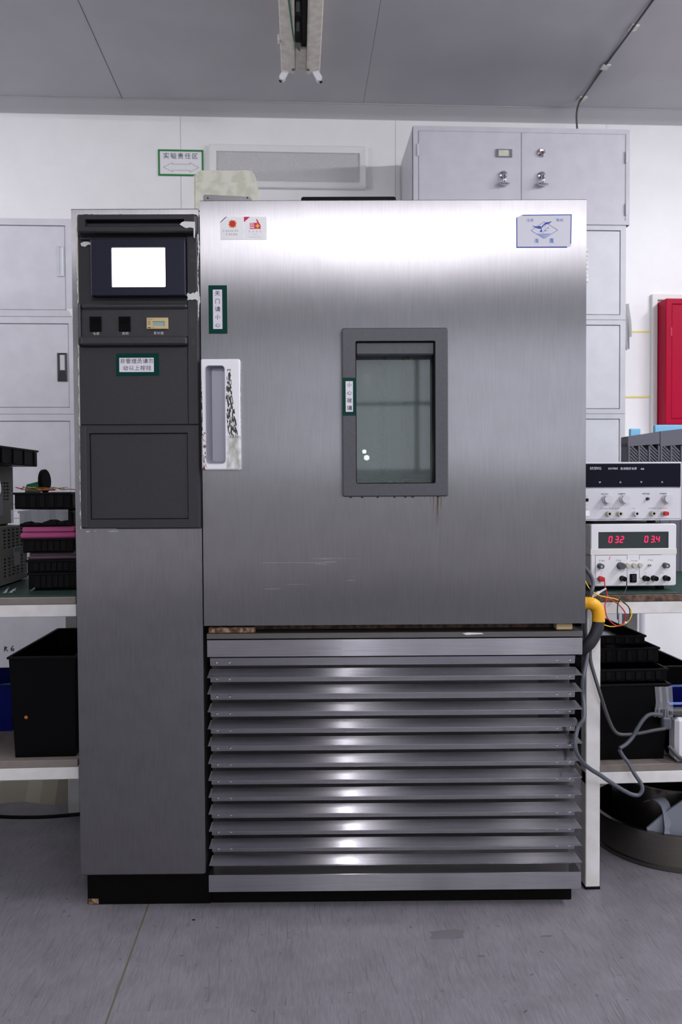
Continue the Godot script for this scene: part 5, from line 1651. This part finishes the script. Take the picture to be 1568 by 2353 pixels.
	# --- grey slotted racks behind: frames with slanting bars and open gaps between them
	for k in 2:
		var mg := thing("slotted_rack", ["grey slotted plastic rack beside the cabinets behind the power supplies", "second grey slotted plastic rack at the picture's edge"][k], "rack", Vector3(1.07 + k * 0.107, top + 0.003, -2.56), -1.0, "grey slotted racks")
		st = new_st()
		box(st, Vector3(0, 0, -0.06), Vector3(0.104, 0.42, -0.055), 0.001)
		box(st, Vector3(0, 0, -0.055), Vector3(0.003, 0.42, -0.004), 0.001)
		box(st, Vector3(0.101, 0, -0.055), Vector3(0.104, 0.42, -0.004), 0.001)
		obj("shell", st, mats.esd_grey, mg)
		st = new_st()
		prism(st, PackedVector2Array([Vector2(0, 0.408), Vector2(0.104, 0.416), Vector2(0.104, 0.456 + 0.012 * k), Vector2(0.0, 0.441 + 0.016 * k)]), -0.06, 0.0)
		for x in [0.0, 0.033, 0.067, 0.098]:
			box(st, Vector3(x, 0, -0.004), Vector3(x + 0.006, 0.41, 0.0015), 0.001)
		box(st, Vector3(0, 0, -0.004), Vector3(0.104, 0.3, 0.0), 0.001)
		obj("post_frame", st, mats.esd_grey, mg)
		for col in 3:
			for r in 12:
				st = new_st()
				var o2 := Vector2([0.006, 0.039, 0.073][col], 0.412 - r * 0.011)
				prism(st, PackedVector2Array([o2, o2 + Vector2(0, 0.0062), o2 + Vector2(0.0262, -0.0198), o2 + Vector2(0.0262, -0.026)]), -0.004, -0.0005)
				obj("bar", st, mats.esd_grey, mg)
	box_tag("blue_folder", Vector3(1.187, 0.775, -2.638), Vector3(1.42, 1.258, -2.625), mats.sky_blue, "pale blue folder standing behind the second slotted rack", "folder", 0.003)
	box_tag("blue_folder", Vector3(1.104, 0.775, -2.638), Vector3(1.141, 1.246, -2.625), mats.sky_blue, "narrow blue folder standing behind the rack beside the cabinets", "folder", 0.003)
	# --- yellow sleeve and corrugated hose
	var ho := thing("corrugated_hose", "yellow sleeved corrugated hose leaving the chamber's side", "hose", Vector3.ZERO)
	var path := smooth([Vector3(0.717, 0.757, -2.005), Vector3(0.732, 0.757, -2.000), Vector3(0.743, 0.756, -1.995), Vector3(0.754, 0.747, -1.995), Vector3(0.759, 0.731, -1.995), Vector3(0.759, 0.711, -1.995)], 10)
	ribbed(ho, "yellow_sleeve", path, 0.0155, 0.0008, 0.0035, mats.hose_yellow)
	ribbed(ho, "dark_hose", smooth([Vector3(0.759, 0.712, -1.995), Vector3(0.757, 0.696, -1.995), Vector3(0.749, 0.675, -1.995), Vector3(0.738, 0.656, -1.998), Vector3(0.728, 0.641, -2.010), Vector3(0.724, 0.629, -2.025)], 14), 0.0145, 0.0014, 0.0044, mats.hose_dark)
	# --- cables
	tube_thing("power_cable", [Vector3(0.72, 0.93, -2.16), Vector3(0.735, 0.87, -2.1), Vector3(0.757, 0.825, -2.05), Vector3(0.758, 0.803, -2.030), Vector3(0.746, 0.784, -2.010), Vector3(0.742, 0.744, -2.033), Vector3(0.739, 0.721, -2.033), Vector3(0.739, 0.682, -2.033), Vector3(0.742, 0.648, -2.03), Vector3(0.736, 0.624, -2.01), Vector3(0.723, 0.605, -1.985), Vector3(0.712, 0.580, -1.970), Vector3(0.709, 0.554, -1.970), Vector3(0.711, 0.525, -1.970), Vector3(0.702, 0.484, -1.938), Vector3(0.686, 0.460, -1.935), Vector3(0.676, 0.434, -1.925), Vector3(0.675, 0.411, -1.920), Vector3(0.685, 0.389, -1.925), Vector3(0.706, 0.364, -1.945), Vector3(0.732, 0.342, -1.965), Vector3(0.759, 0.323, -1.980), Vector3(0.796, 0.296, -1.990), Vector3(0.828, 0.276, -1.990), Vector3(0.847, 0.267, -1.990), Vector3(0.864, 0.266, -1.990), Vector3(0.873, 0.279, -1.990), Vector3(0.871, 0.294, -1.995), Vector3(0.857, 0.316, -2.000), Vector3(0.845, 0.341, -2.010), Vector3(0.832, 0.359, -2.015), Vector3(0.823, 0.375, -2.015)], 0.0053, mats.cable_grey, "grey power cable looping in front of the bench leg", "cable", "cables by the bench")
	tube_thing("power_cable", [Vector3(0.824, 0.379, -2.015), Vector3(0.842, 0.387, -2.020), Vector3(0.861, 0.403, -2.025), Vector3(0.875, 0.427, -2.025), Vector3(0.890, 0.449, -2.025), Vector3(0.908, 0.462, -2.025), Vector3(0.937, 0.462, -2.020)], 0.0053, mats.cable_grey, "grey cable rising to the black plug on the lower shelf", "cable", "cables by the bench")
	tube_thing("power_cable", [Vector3(0.752, 0.64, -2.034), Vector3(0.752, 0.605, -2.03), Vector3(0.758, 0.572, -2.022), Vector3(0.768, 0.529, -2.010), Vector3(0.782, 0.494, -2.020), Vector3(0.796, 0.458, -2.025), Vector3(0.811, 0.427, -2.030), Vector3(0.825, 0.412, -2.030), Vector3(0.847, 0.409, -2.030), Vector3(0.882, 0.412, -2.030), Vector3(0.917, 0.418, -2.030), Vector3(0.951, 0.423, -2.030)], 0.0048, mats.cable_dark, "dark grey cable sagging across the lower shelf opening", "cable", "cables by the bench")
	for q in [["wire_yellow", "yellow wire curling below the power supplies", [Vector3(0.726, 0.86, -2.05), Vector3(0.731, 0.825, -2.03), Vector3(0.745, 0.792, -2.02), Vector3(0.77, 0.774, -2.015), Vector3(0.81, 0.765, -2.01), Vector3(0.841, 0.747, -2.005), Vector3(0.847, 0.726, -2.0), Vector3(0.83, 0.703, -2.0), Vector3(0.79, 0.697, -2.0), Vector3(0.757, 0.712, -2.005)]], ["wire_red", "red wire hanging from the lower power supply", [Vector3(0.805, 0.806, -2.078), Vector3(0.796, 0.79, -2.05), Vector3(0.79, 0.772, -2.02), Vector3(0.78, 0.75, -2.01), Vector3(0.784, 0.72, -2.005), Vector3(0.805, 0.7, -2.0), Vector3(0.825, 0.707, -2.0), Vector3(0.83, 0.73, -2.003), Vector3(0.815, 0.752, -2.01), Vector3(0.79, 0.768, -2.015)]], ["wire_black", "black wire hanging from the lower power supply", [Vector3(0.863, 0.806, -2.078), Vector3(0.85, 0.79, -2.05), Vector3(0.83, 0.776, -2.02), Vector3(0.812, 0.755, -2.01), Vector3(0.809, 0.715, -2.005)]], ["wire_black", "dark wire looping beside the yellow one", [Vector3(0.815, 0.767, -2.012), Vector3(0.836, 0.748, -2.008), Vector3(0.839, 0.73, -2.005), Vector3(0.834, 0.715, -2.002)]]]:
		var lift := Vector3(0, 0, 0.0045 * used.get("hookup_wire", -1) + 0.0045)
		tube_thing("hookup_wire", q[2].map(func(v): return v + lift), 0.0015, mats[q[0]], q[1], "wire", "thin wires at the power supplies")
	st = new_st()
	lathe(st, [[0.0, 0.0], [0.004, 0.002], [0.005, 0.02], [0.003, 0.028], [0.0025, 0.045], [0.0, 0.046]], 10, turned(Vector3(0.85, 0.5, 0.1), Vector3(0.752, 0.768, -2.03)))
	tag(obj("crocodile_clip", st, mats.plastic_white), "white clip at the end of the wires beside the hose", "clip")
	st = new_st()
	lathe(st, [[0.0, -0.004], [0.0035, -0.003], [0.0045, 0.0], [0.0035, 0.003], [0.0, 0.004]], 10, Transform3D(Basis.IDENTITY, Vector3(0.829, 0.7065, -1.998)))
	tag(obj("wire_joint", st, mats.plastic_white), "small white joint on the looped wires", "connector")
	# --- lower shelf: black box, trays on it, blue tray, socket strip
	var s := 0.3275
	var bb := open_box("black_crate", "big black open crate on the bench's lower shelf", "crate", Vector3(0.883, s, -2.262), 0.186, 0.4, 0.205, mats.esd_black, mats.esd_rim)
	esd_tray("black tray lying level across the big black crate", Vector3(0.888, s + 0.207, -2.25), 0.19, 0.34, 0.034)
	esd_tray("black shiny tray, second from the top of the stack under the power supplies", Vector3(0.892, s + 0.2415, -2.32), 0.2, 0.34, 0.042)
	var tt := esd_tray("topmost black tray of the stack under the power supplies", Vector3(0.876, s + 0.284, -2.36), 0.19, 0.34, 0.026)
	st = new_st()
	box(st, Vector3(-0.03, 0.0032, -0.02), Vector3(0.06, 0.0045, 0.1), 0.0005)
	obj("clear_sheet", st, mats.film, tt)
	st = new_st()
	for k in 5:
		var a := Vector3(0.932 + 0.009 * k, s + 0.2, -2.052 + 0.004 * (k % 2))
		var e := Vector3(0.009, 0, 0.004 * (1 - 2 * (k % 2)))
		face(st, [a, a + e, a + e * 0.8 + Vector3(0.003, -0.04, 0.004), a + Vector3(0.002, -0.04, 0.003)], Vector3(0, 0, 1))
		face(st, [a + Vector3(0.002, -0.04, 0.003), a + e * 0.8 + Vector3(0.003, -0.04, 0.004), a + e * 1.2 + Vector3(0, -0.078 - 0.004 * (k % 3), 0.001), a + Vector3(-0.002, -0.08, 0.002)], Vector3(0, 0, 1))
	tag(obj("plastic_wrap", st, mats.film), "crumpled clear wrap hanging over the black crate", "wrap")
	open_box("black_crate", "low black crate farther along the lower shelf", "crate", Vector3(1.09, s, -2.455), 0.17, 0.26, 0.19, mats.esd_black, mats.esd_rim)
	open_box("blue_crate", "dark blue crate at the picture's edge on the lower shelf", "crate", Vector3(1.105, s, -2.205), 0.21, 0.19, 0.14, mats.bin_blue, mats.print_lightblue)
	var ss := thing("power_strip", "white power strip with plugs on the lower shelf", "power strip", Vector3(0.986, s, -2.062), -3.0)
	box_obj("housing", Vector3(0, 0, -0.032), Vector3(0.2, 0.118, 0.02), mats.plastic_white, ss, 0.009)
	box_obj("plug", Vector3(-0.019, 0.122, -0.012), Vector3(0.07, 0.14, 0.016), mats.cable_dark, ss, 0.005)
	for k in 5:
		box_obj("strain_relief", Vector3(-0.049 + k * 0.006, 0.121, -0.002), Vector3(-0.0455 + k * 0.006, 0.141, 0.018), mats.cable_dark, ss, 0.001)
	box_obj("strain_core", Vector3(-0.05, 0.1255, 0.003), Vector3(-0.016, 0.137, 0.013), mats.cable_dark, ss, 0.002)
	box_obj("plug", Vector3(-0.036, 0.088, 0.004), Vector3(-0.012, 0.1205, 0.024), mats.cable_grey, ss, 0.004)
	tube_thing("power_cable", [Vector3(0.97, 0.37, -2.05), Vector3(0.99, 0.345, -2.03), Vector3(1.02, 0.334, -2.045), Vector3(1.08, 0.3325, -2.06)], 0.0055, mats.cable_dark, "dark cable drooping from the power strip", "cable", "cables by the bench")
	# --- under the shelf: two round pans, a scoop and a plank
	var pan := thing("steel_pan", "large round stainless pan on the floor under the bench", "pan", Vector3(1.1, 0, -2.32), 0, "round pans under the bench")
	st = new_st()
	lathe(st, [[0.0, 0.006], [0.205, 0.006], [0.212, 0.0], [0.224, 0.002], [0.226, 0.012], [0.221, 0.014], [0.223, 0.094], [0.229, 0.096], [0.229, 0.102], [0.216, 0.102], [0.214, 0.016], [0.0, 0.016]], 56)
	obj("bowl", st, mats.steel_pan, pan)
	pan = thing("steel_pan", "smaller round stainless pan standing in the larger one", "pan", Vector3(1.12, 0.0165, -2.36), 0, "round pans under the bench")
	st = new_st()
	lathe(st, [[0.0, 0.0], [0.16, 0.0], [0.166, 0.004], [0.166, 0.164], [0.172, 0.166], [0.172, 0.172], [0.162, 0.172], [0.16, 0.012], [0.0, 0.01]], 48)
	obj("bowl", st, mats.steel_pan, pan)
	st = new_st()
	prism(st, PackedVector2Array([Vector2(0.972, 0.02), Vector2(0.958, 0.108), Vector2(1.009, 0.15), Vector2(1.12, 0.222), Vector2(1.16, 0.19), Vector2(1.13, 0.02)]), -2.158, -2.152)
	tag(obj("plastic_sheet", st, mats.sheet_grey), "blue-grey plastic strip leaning in the round pans", "plastic strip")
	st = new_st()
	var sc := smooth([Vector3(0.985, 0.165, -2.2), Vector3(1.0, 0.18, -2.18), Vector3(1.015, 0.165, -2.16), Vector3(1.012, 0.12, -2.14), Vector3(1.006, 0.1, -2.13), Vector3(1.03, 0.085, -2.12)], 5)
	for i in sc.size() - 1:
		var wv := 0.022 - 0.016 * float(i) / sc.size()
		face(st, [sc[i] + Vector3(-wv, 0, 0.006), sc[i] + Vector3(wv, 0, -0.01), sc[i + 1] + Vector3(wv - 0.0005, 0, -0.01), sc[i + 1] + Vector3(-wv + 0.0005, 0, 0.006)], Vector3(0, 0.3, 1))
		face(st, [sc[i] + Vector3(-wv, -0.002, 0.004), sc[i] + Vector3(wv, -0.002, -0.012), sc[i + 1] + Vector3(wv - 0.0005, -0.002, -0.012), sc[i + 1] + Vector3(-wv + 0.0005, -0.002, 0.004)], Vector3(0, -0.3, -1))
	tag(obj("plastic_film", st, mats.sheet_grey), "curled grey plastic ribbon draped over the pans", "plastic ribbon")
	# --- posts and pipe seen between the bench and the wall
	tube_thing("wall_pipe", [Vector3(1.6, 0.0, -3.66), Vector3(1.6, 1.25, -3.66)], 0.014, mats.plastic_white, "thin white pipe running up the wall behind the bench", "pipe")

func rect_n(x0: float, y0: float, x1: float, y1: float, n: int) -> PackedVector2Array:
	# a rectangle with n points that matches rrect's order and count
	var out := PackedVector2Array()
	var c := [Vector2(x1, y1), Vector2(x0, y1), Vector2(x0, y0), Vector2(x1, y0)]
	for k in n:
		out.append(c[k * 4 / n])
	return out

func ribbed(parent: Node, called: String, path: PackedVector3Array, r: float, amp: float, pitch: float, m: Material) -> void:
	# resample so that each rib gets four rings
	var out := PackedVector3Array()
	var rs := PackedFloat32Array()
	var step := pitch / 4.0
	var run := 0.0
	var k := 0
	for i in path.size() - 1:
		var l := path[i].distance_to(path[i + 1])
		while run <= l:
			out.append(path[i].lerp(path[i + 1], run / maxf(l, 1e-6)))
			rs.append(r + amp * [0.0, 1.0, 1.0, 0.0][k % 4])
			k += 1
			run += step
		run -= l
	var st := new_st()
	tube(st, out, r, 18, rs)
	obj(called, st, m, parent)

func open_box(called: String, label: String, category: String, at: Vector3, w: float, d: float, h: float, m: Material, rim_m: Material, turn := 0.0, group := "") -> Node3D:
	var t := thing(called, label, category, at, turn, group)
	var a := w / 2
	var b := d / 2
	var q := 0.92
	# closed shell: outside, inside, floor and top edge
	var corner := func(k: int, y: float, inner: float) -> Vector3:
		var f := lerpf(q, 1.0, y / h)
		return Vector3([-1, 1, 1, -1][k] * (a * f - inner), y, [1, 1, -1, -1][k] * (b * f - inner))
	var st := new_st()
	for k in 4:
		var j := (k + 1) % 4
		var n: Vector3 = [Vector3(0, 0, 1), Vector3(1, 0, 0), Vector3(0, 0, -1), Vector3(-1, 0, 0)][k]
		face(st, [corner.call(k, 0.0, 0.0), corner.call(j, 0.0, 0.0), corner.call(j, h, 0.0), corner.call(k, h, 0.0)], n)
		face(st, [corner.call(k, 0.003, 0.003), corner.call(j, 0.003, 0.003), corner.call(j, h, 0.003), corner.call(k, h, 0.003)], -n)
		face(st, [corner.call(k, h, 0.0), corner.call(j, h, 0.0), corner.call(j, h, 0.003), corner.call(k, h, 0.003)], Vector3.UP)
	face(st, range(4).map(func(k): return corner.call(k, 0.0, 0.0)), Vector3.DOWN)
	face(st, range(4).map(func(k): return corner.call(k, 0.003, 0.003)), Vector3.UP)
	obj("shell", st, m, t)
	st = new_st()
	ring3(st, a + 0.004, b + 0.004, a - 0.004, b - 0.004, h - 0.005, h + 0.001)
	obj("rim", st, rim_m, t)
	return t

func ring3(st: SurfaceTool, a: float, b: float, c: float, d: float, y0: float, y1: float) -> void:
	box(st, Vector3(-a, y0, d), Vector3(a, y1, b), 0.001)
	box(st, Vector3(-a, y0, -b), Vector3(a, y1, -d), 0.001)
	box(st, Vector3(-a, y0, -d), Vector3(-c, y1, d), 0.001)
	box(st, Vector3(c, y0, -d), Vector3(a, y1, d), 0.001)

func make_left_bench() -> void:
	var top := 0.782
	bench("white framed workbench crowded with trays and grey instruments", -1.95, -0.562, -2.06, top, 0.367, [[0.0, 0.0], [0.0, -0.562], [1.2, -0.562]], mats.board_edge)
	var y := top + 0.0035
	# --- two grey instruments, one on the other, seen from their slotted side
	for k in 2:
		var xr: float = [-0.817, -0.862][k]
		var yb: float = [y + 0.004, y + 0.168][k]
		var h: float = [0.16, 0.17][k]
		var t := thing("instrument_case", ["lower grey metal instrument case with slotted side", "upper grey metal instrument case with slotted side under wires"][k], "instrument", Vector3(xr, yb, -2.25 if k == 0 else -2.27), 0, "stacked grey instruments")
		# hollow case: five walls, and a right side pierced by vent slots
		var st := new_st()
		box(st, Vector3(-0.24, 0, -0.22), Vector3(-0.002, 0.002, 0.06), 0.0)
		box(st, Vector3(-0.24, h - 0.003, -0.22), Vector3(-0.002, h - 0.001, 0.06), 0.0)
		box(st, Vector3(-0.24, 0.002, -0.22), Vector3(-0.238, h - 0.003, 0.06), 0.0)
		box(st, Vector3(-0.238, 0.002, -0.22), Vector3(-0.002, h - 0.003, -0.218), 0.0)
		box(st, Vector3(-0.238, 0.002, 0.058), Vector3(-0.002, h - 0.003, 0.06), 0.0)
		obj("case", st, mats.instrument_side, t)
		for z in [-0.2, 0.03]:
			box_obj("foot", Vector3(-0.22, -0.0045, z), Vector3(-0.01, 0.0, z + 0.02), mats.post_black, t, 0.001)
		var us := [-0.22]
		var holes_u := []
		for cc in 5:
			var z := -0.185 + cc * (0.034 if k == 0 else 0.026)
			holes_u.append(us.size() - 1 + 1)
			us.append_array([z, z + 0.02])
		us.append(0.06)
		var vs := [0.0]
		var holes_v := []
		for bank in ([0.02, 0.1] if k == 0 else [0.07]):
			for r in 6:
				holes_v.append(vs.size())
				vs.append_array([bank + r * 0.0095, bank + r * 0.0095 + 0.0045])
		vs.append(h - 0.001)
		st = new_st()
		for i in us.size() - 1:
			for j in vs.size() - 1:
				var q := [Vector2(us[i], vs[j]), Vector2(us[i + 1], vs[j]), Vector2(us[i + 1], vs[j + 1]), Vector2(us[i], vs[j + 1])]
				if i in holes_u and j in holes_v:
					for e in 4:
						var m: Vector2 = (q[0] + q[2]) / 2.0 - (q[e] + q[(e + 1) % 4]) / 2.0
						face(st, [Vector3(0, q[e].y, q[e].x), Vector3(0, q[(e + 1) % 4].y, q[(e + 1) % 4].x), Vector3(-0.002, q[(e + 1) % 4].y, q[(e + 1) % 4].x), Vector3(-0.002, q[e].y, q[e].x)], Vector3(0, m.y, m.x))
					continue
				face(st, q.map(func(v): return Vector3(0, v.y, v.x)), Vector3.RIGHT)
				face(st, q.map(func(v): return Vector3(-0.002, v.y, v.x)), Vector3.LEFT)
		obj("vented_side", st, mats.instrument_side, t)
		st = new_st()
		box(st, Vector3(0.0, 0.045 if k == 0 else 0.025, -0.155 if k == 0 else -0.13), Vector3(0.0012, 0.1, -0.105 if k == 0 else -0.075), 0.0003)
		var tg := obj("asset_label", st, mats.sheet_grey, t)
		st = new_st()
		box(st, Vector3(0.0011, 0.085, -0.15 if k == 0 else -0.125), Vector3(0.0016, 0.097, -0.11 if k == 0 else -0.08), 0.0)
		obj("green_band", st, mats.board_green, tg)
		for q in [[0.012, -0.2], [0.09, -0.205]]:
			st = new_st()
			lathe(st, [[0.0, 0.002], [0.003, 0.001], [0.0035, 0.0]], 8, turned(Vector3.RIGHT, Vector3(0, q[0], q[1])))
			obj("screw", st, mats.chrome, t)
	# --- black ribbed tray on the upper instrument, with wires
	esd_tray("black ribbed tray on the grey instruments", Vector3(-0.94, y + 0.3385, -2.38), 0.28, 0.3, 0.05, -2.0, Vector3.ZERO, "black antistatic trays", 7)
	for q in [["wire_white", "white wire hanging over the grey instruments", [Vector3(-0.95, 1.185, -2.235), Vector3(-0.86, 1.183, -2.225), Vector3(-0.838, 1.165, -2.21), Vector3(-0.824, 1.13, -2.2), Vector3(-0.806, 1.08, -2.19), Vector3(-0.803, 1.05, -2.19), Vector3(-0.812, 1.03, -2.19), Vector3(-0.818, 1.0, -2.19), Vector3(-0.835, 0.955, -2.2), Vector3(-0.85, 0.925, -2.19)]], ["wire_yellow", "yellow wire hanging over the grey instruments", [Vector3(-0.842, 1.16, -2.21), Vector3(-0.828, 1.13, -2.2), Vector3(-0.82, 1.09, -2.19), Vector3(-0.83, 1.04, -2.19), Vector3(-0.842, 0.985, -2.19), Vector3(-0.853, 0.94, -2.19)]], ["wire_red", "red wire hanging over the grey instruments", [Vector3(-0.95, 1.186, -2.23), Vector3(-0.87, 1.184, -2.222), Vector3(-0.845, 1.165, -2.208), Vector3(-0.832, 1.12, -2.196), Vector3(-0.83, 1.07, -2.19), Vector3(-0.836, 1.02, -2.185), Vector3(-0.845, 0.965, -2.185), Vector3(-0.856, 0.93, -2.185)]], ["wire_white", "second white wire twisting beside the instrument labels", [Vector3(-0.858, 1.18, -2.22), Vector3(-0.846, 1.15, -2.205), Vector3(-0.836, 1.09, -2.194), Vector3(-0.828, 1.06, -2.188), Vector3(-0.818, 1.035, -2.186), Vector3(-0.822, 1.01, -2.186), Vector3(-0.83, 0.99, -2.19)]]]:
		var lift := Vector3(0.012, 0, 0.006 * (used["hookup_wire"] - 3))
		tube_thing("hookup_wire", q[2].map(func(v): return v + lift), 0.0021, mats[q[0]], q[1], "wire", "wires on the grey instruments")
	box_tag("plug_connector", Vector3(-0.85, 1.022, -2.195), Vector3(-0.838, 1.031, -2.18), mats.plastic_white, "white plug hanging on the wires before the instruments", "connector", 0.001)
	# --- stack of trays and foam beside the chamber, bottom up
	var x := -0.675
	var z := -2.33
	var names := ["black tray at the bottom of the stack beside the chamber", "dark tray, second from the bottom beside the chamber", "mauve foam sheet between black trays beside the chamber", "dark tray right under the pink foam", "bright pink foam sheet in the tray stack", "black ribbed tray on the pink foam", "clear film sheet folded over the tray stack", "topmost black ribbed tray of the stack holding wires"]
	var yy := y + 0.003
	esd_tray(names[0], Vector3(x + 0.005, yy, z), 0.13, 0.32, 0.044, 6.0)
	yy += 0.0445
	esd_tray(names[1], Vector3(x + 0.005, yy, z), 0.13, 0.32, 0.034, 5.0)
	yy += 0.0345
	foam(names[2], Vector3(x + 0.005, yy, z), 0.128, 0.3, 0.018, mats.foam_mauve, 5.0)
	yy += 0.0185
	esd_tray(names[3], Vector3(x, yy, z), 0.136, 0.32, 0.038, 4.0)
	yy += 0.0385
	foam(names[4], Vector3(x - 0.003, yy, z), 0.142, 0.33, 0.03, mats.foam_pink, 6.0)
	yy += 0.0305
	esd_tray(names[5], Vector3(x - 0.008, yy, z), 0.14, 0.32, 0.042, 5.0, Vector3.ZERO, "black antistatic trays", 5)
	yy += 0.0425
	var st := new_st()
	for k in 9:
		var a := Vector3(-0.075 + k * 0.0165, 0.0, 0.168)
		var d := Vector3(0.0165, 0, 0)
		var wob := 0.004 * sin(k * 1.7)
		var wo2 := 0.004 * sin((k + 1) * 1.7)
		face(st, [a + Vector3(0, 0.012, wob * 0.3), a + d + Vector3(0, 0.012, wo2 * 0.3), a + d + Vector3(0, -0.025 - wo2 + 0.012 * k / 9.0, wo2), a + Vector3(0, -0.025 - wob + 0.012 * k / 9.0, wob)], Vector3(0, 0, 1))
		face(st, [a + Vector3(0, 0.012, wob * 0.3), a + d + Vector3(0, 0.012, wo2 * 0.3), a + d + Vector3(0, 0.013 + wo2 * 0.3, -0.3), a + Vector3(0, 0.013 + wob * 0.3, -0.3)], Vector3.UP)
	var fi := obj("film_sheet", st, mats.film)
	fi.position = Vector3(x - 0.005, yy - 0.009, z)
	tag(fi, names[6], "film")
	yy += 0.0045
	esd_tray(names[7], Vector3(x - 0.01, yy, z), 0.15, 0.32, 0.044, 3.0, Vector3.ZERO, "black antistatic trays", 5)
	var ty := yy + 0.044
	# --- on that tray: disc, circuit board, coils of wire
	st = new_st()
	lathe(st, [[0.0, 0.006], [0.03, 0.006], [0.034, 0.004], [0.034, -0.004], [0.03, -0.006], [0.0, -0.006]], 28, turned(Vector3(0.97, 0.04, 0.14), Vector3(-0.74, ty + 0.033, -2.4)).scaled_local(Vector3(1.0, 1.0, 1.0)))
	tag(obj("black_disc", st, mats.post_black), "black disc standing on edge among the wires", "disc")
	st = new_st()
	box(st, Vector3(-0.025, -0.001, -0.03), Vector3(0.025, 0.001, 0.03), 0.0005, Transform3D(Basis(Vector3.BACK, 0.25) * Basis(Vector3.RIGHT, 0.6), Vector3(-0.765, ty + 0.012, -2.38)))
	tag(obj("circuit_board", st, mats.board_green), "small teal circuit board lying among the wires", "circuit board")
	for k in 5:
		var p := []
		for i in 7:
			p.append(Vector3(-0.80 + k * 0.012 + i * 0.018 + rng.randf_range(-0.008, 0.008), ty + 0.004 + rng.randf_range(0, 0.012), -2.32 - 0.012 * k + rng.randf_range(-0.02, 0.02)))
		tube_thing("hookup_wire", p, 0.0013, mats[["wire_red", "copper", "wire_yellow", "wire_white", "copper"][k]], ["tangled red wire on the topmost tray", "tangled copper wire on the topmost tray", "tangled yellow wire on the topmost tray", "tangled white wire on the topmost tray", "second tangled copper wire on the topmost tray"][k], "wire", "tangled wires on the tray")
	st = new_st()
	for k in 14:
		var a := Vector3(-0.72 + rng.randf_range(-0.05, 0.03), y + 0.004, -2.12 + rng.randf_range(-0.02, 0.03))
		face(st, [a, a + Vector3(0.012, rng.randf_range(0, 0.012), 0.004), a + Vector3(0.01, 0.01, -0.012)], Vector3(0, 1, 0.4))
	tag(obj("film_scraps", st, mats.film), "scraps of clear film on the green bench mat", "film")
	# --- lower shelf
	var s := 0.3675
	var bc := open_box("black_crate", "large black open crate beside the chamber on the lower shelf", "crate", Vector3(-0.652, s, -2.279), 0.165, 0.42, 0.262, mats.esd_black, mats.esd_rim)
	st = new_st()
	lathe(st, [[0.0, 0.004], [0.004, 0.003], [0.0055, 0.0]], 10, turned(Vector3.BACK, Vector3(-0.045, 0.105, 0.1985)))
	obj("stud", st, mats.copper, bc)
	open_box("blue_bin", "dark blue plastic bin holding green parts", "bin", Vector3(-0.91, s, -2.42), 0.2, 0.22, 0.135, mats.bin_blue, mats.bin_blue)
	for k in 5:
		st = new_st()
		box(st, Vector3(-0.024, -0.006, -0.02), Vector3(0.024, 0.006, 0.02), 0.004, Transform3D(Basis(Vector3.UP, k * 0.9) * Basis(Vector3.RIGHT, 0.5 * sin(k * 2.1)), Vector3(-0.965 + k * 0.026, s + 0.1 + 0.008 * (k % 3), -2.4 + 0.02 * (k % 2))))
		tag(obj("green_part", st, mats.board_green), "small green component in the blue bin", "component", "green parts in the blue bin")
	tube_thing("white_cable", [Vector3(-0.87, 0.545, -2.15), Vector3(-0.83, 0.5, -2.14), Vector3(-0.815, 0.475, -2.14), Vector3(-0.8, 0.445, -2.135), Vector3(-0.79, 0.42, -2.13), Vector3(-0.8, 0.39, -2.13), Vector3(-0.83, 0.372, -2.135), Vector3(-0.88, 0.371, -2.14)], 0.0019, mats.wire_white, "thin white cable curling in front of the blue bin", "cable")
	tube_thing("white_cable", [Vector3(-0.88, 0.43, -2.18), Vector3(-0.82, 0.432, -2.17), Vector3(-0.8, 0.428, -2.17), Vector3(-0.815, 0.405, -2.165), Vector3(-0.835, 0.39, -2.165), Vector3(-0.87, 0.4, -2.17), Vector3(-0.9, 0.375, -2.17)], 0.0035, mats.sheet_grey, "thick pale cable coiled on the lower shelf", "cable")
	# --- on the floor at the back
	st = new_st()
	for i in 10:
		for j in 5:
			var q := []
			for w in [[0, 0], [1, 0], [1, 1], [0, 1]]:
				var u := float(i + w[0]) / 10.0
				var v := float(j + w[1]) / 5.0
				q.append(Vector3(-1.15 + u * 0.55, 0.17 * sin(PI * v) * (0.75 + 0.25 * sin(u * 9.0) * cos(v * 4.0)) + 0.012 * sin(u * 23.0 + v * 9.0) * sin(PI * v), -3.08 + 0.35 * v + 0.02 * sin(u * 13.0)))
			face(st, q, Vector3(0, 1, 0.3))
	tag(obj("plastic_bag", st, mats.bag), "crumpled pale plastic bag on the floor under the bench", "bag")
	tube_thing("floor_cable", [Vector3(-1.3, 0.05, -2.6), Vector3(-1.0, 0.035, -2.55), Vector3(-0.8, 0.045, -2.5), Vector3(-0.6, 0.08, -2.44), Vector3(-0.56, 0.1, -2.4)], 0.006, mats.cable_black, "black cable sagging beneath the lower shelf", "cable")

func foam(label: String, at: Vector3, w: float, d: float, h: float, m: Material, turn: float) -> void:
	var t := thing("foam_sheet", label, "foam sheet", at, turn, "foam sheets in the tray stack")
	box_obj("lower_layer", Vector3(-w / 2, 0, -d / 2), Vector3(w / 2, h * 0.48, d / 2), m, t, 0.004)
	box_obj("upper_layer", Vector3(-w / 2 + 0.004, h * 0.52 - 0.001, -d / 2), Vector3(w / 2 - 0.003, h, d / 2 - 0.006), m, t, 0.004)
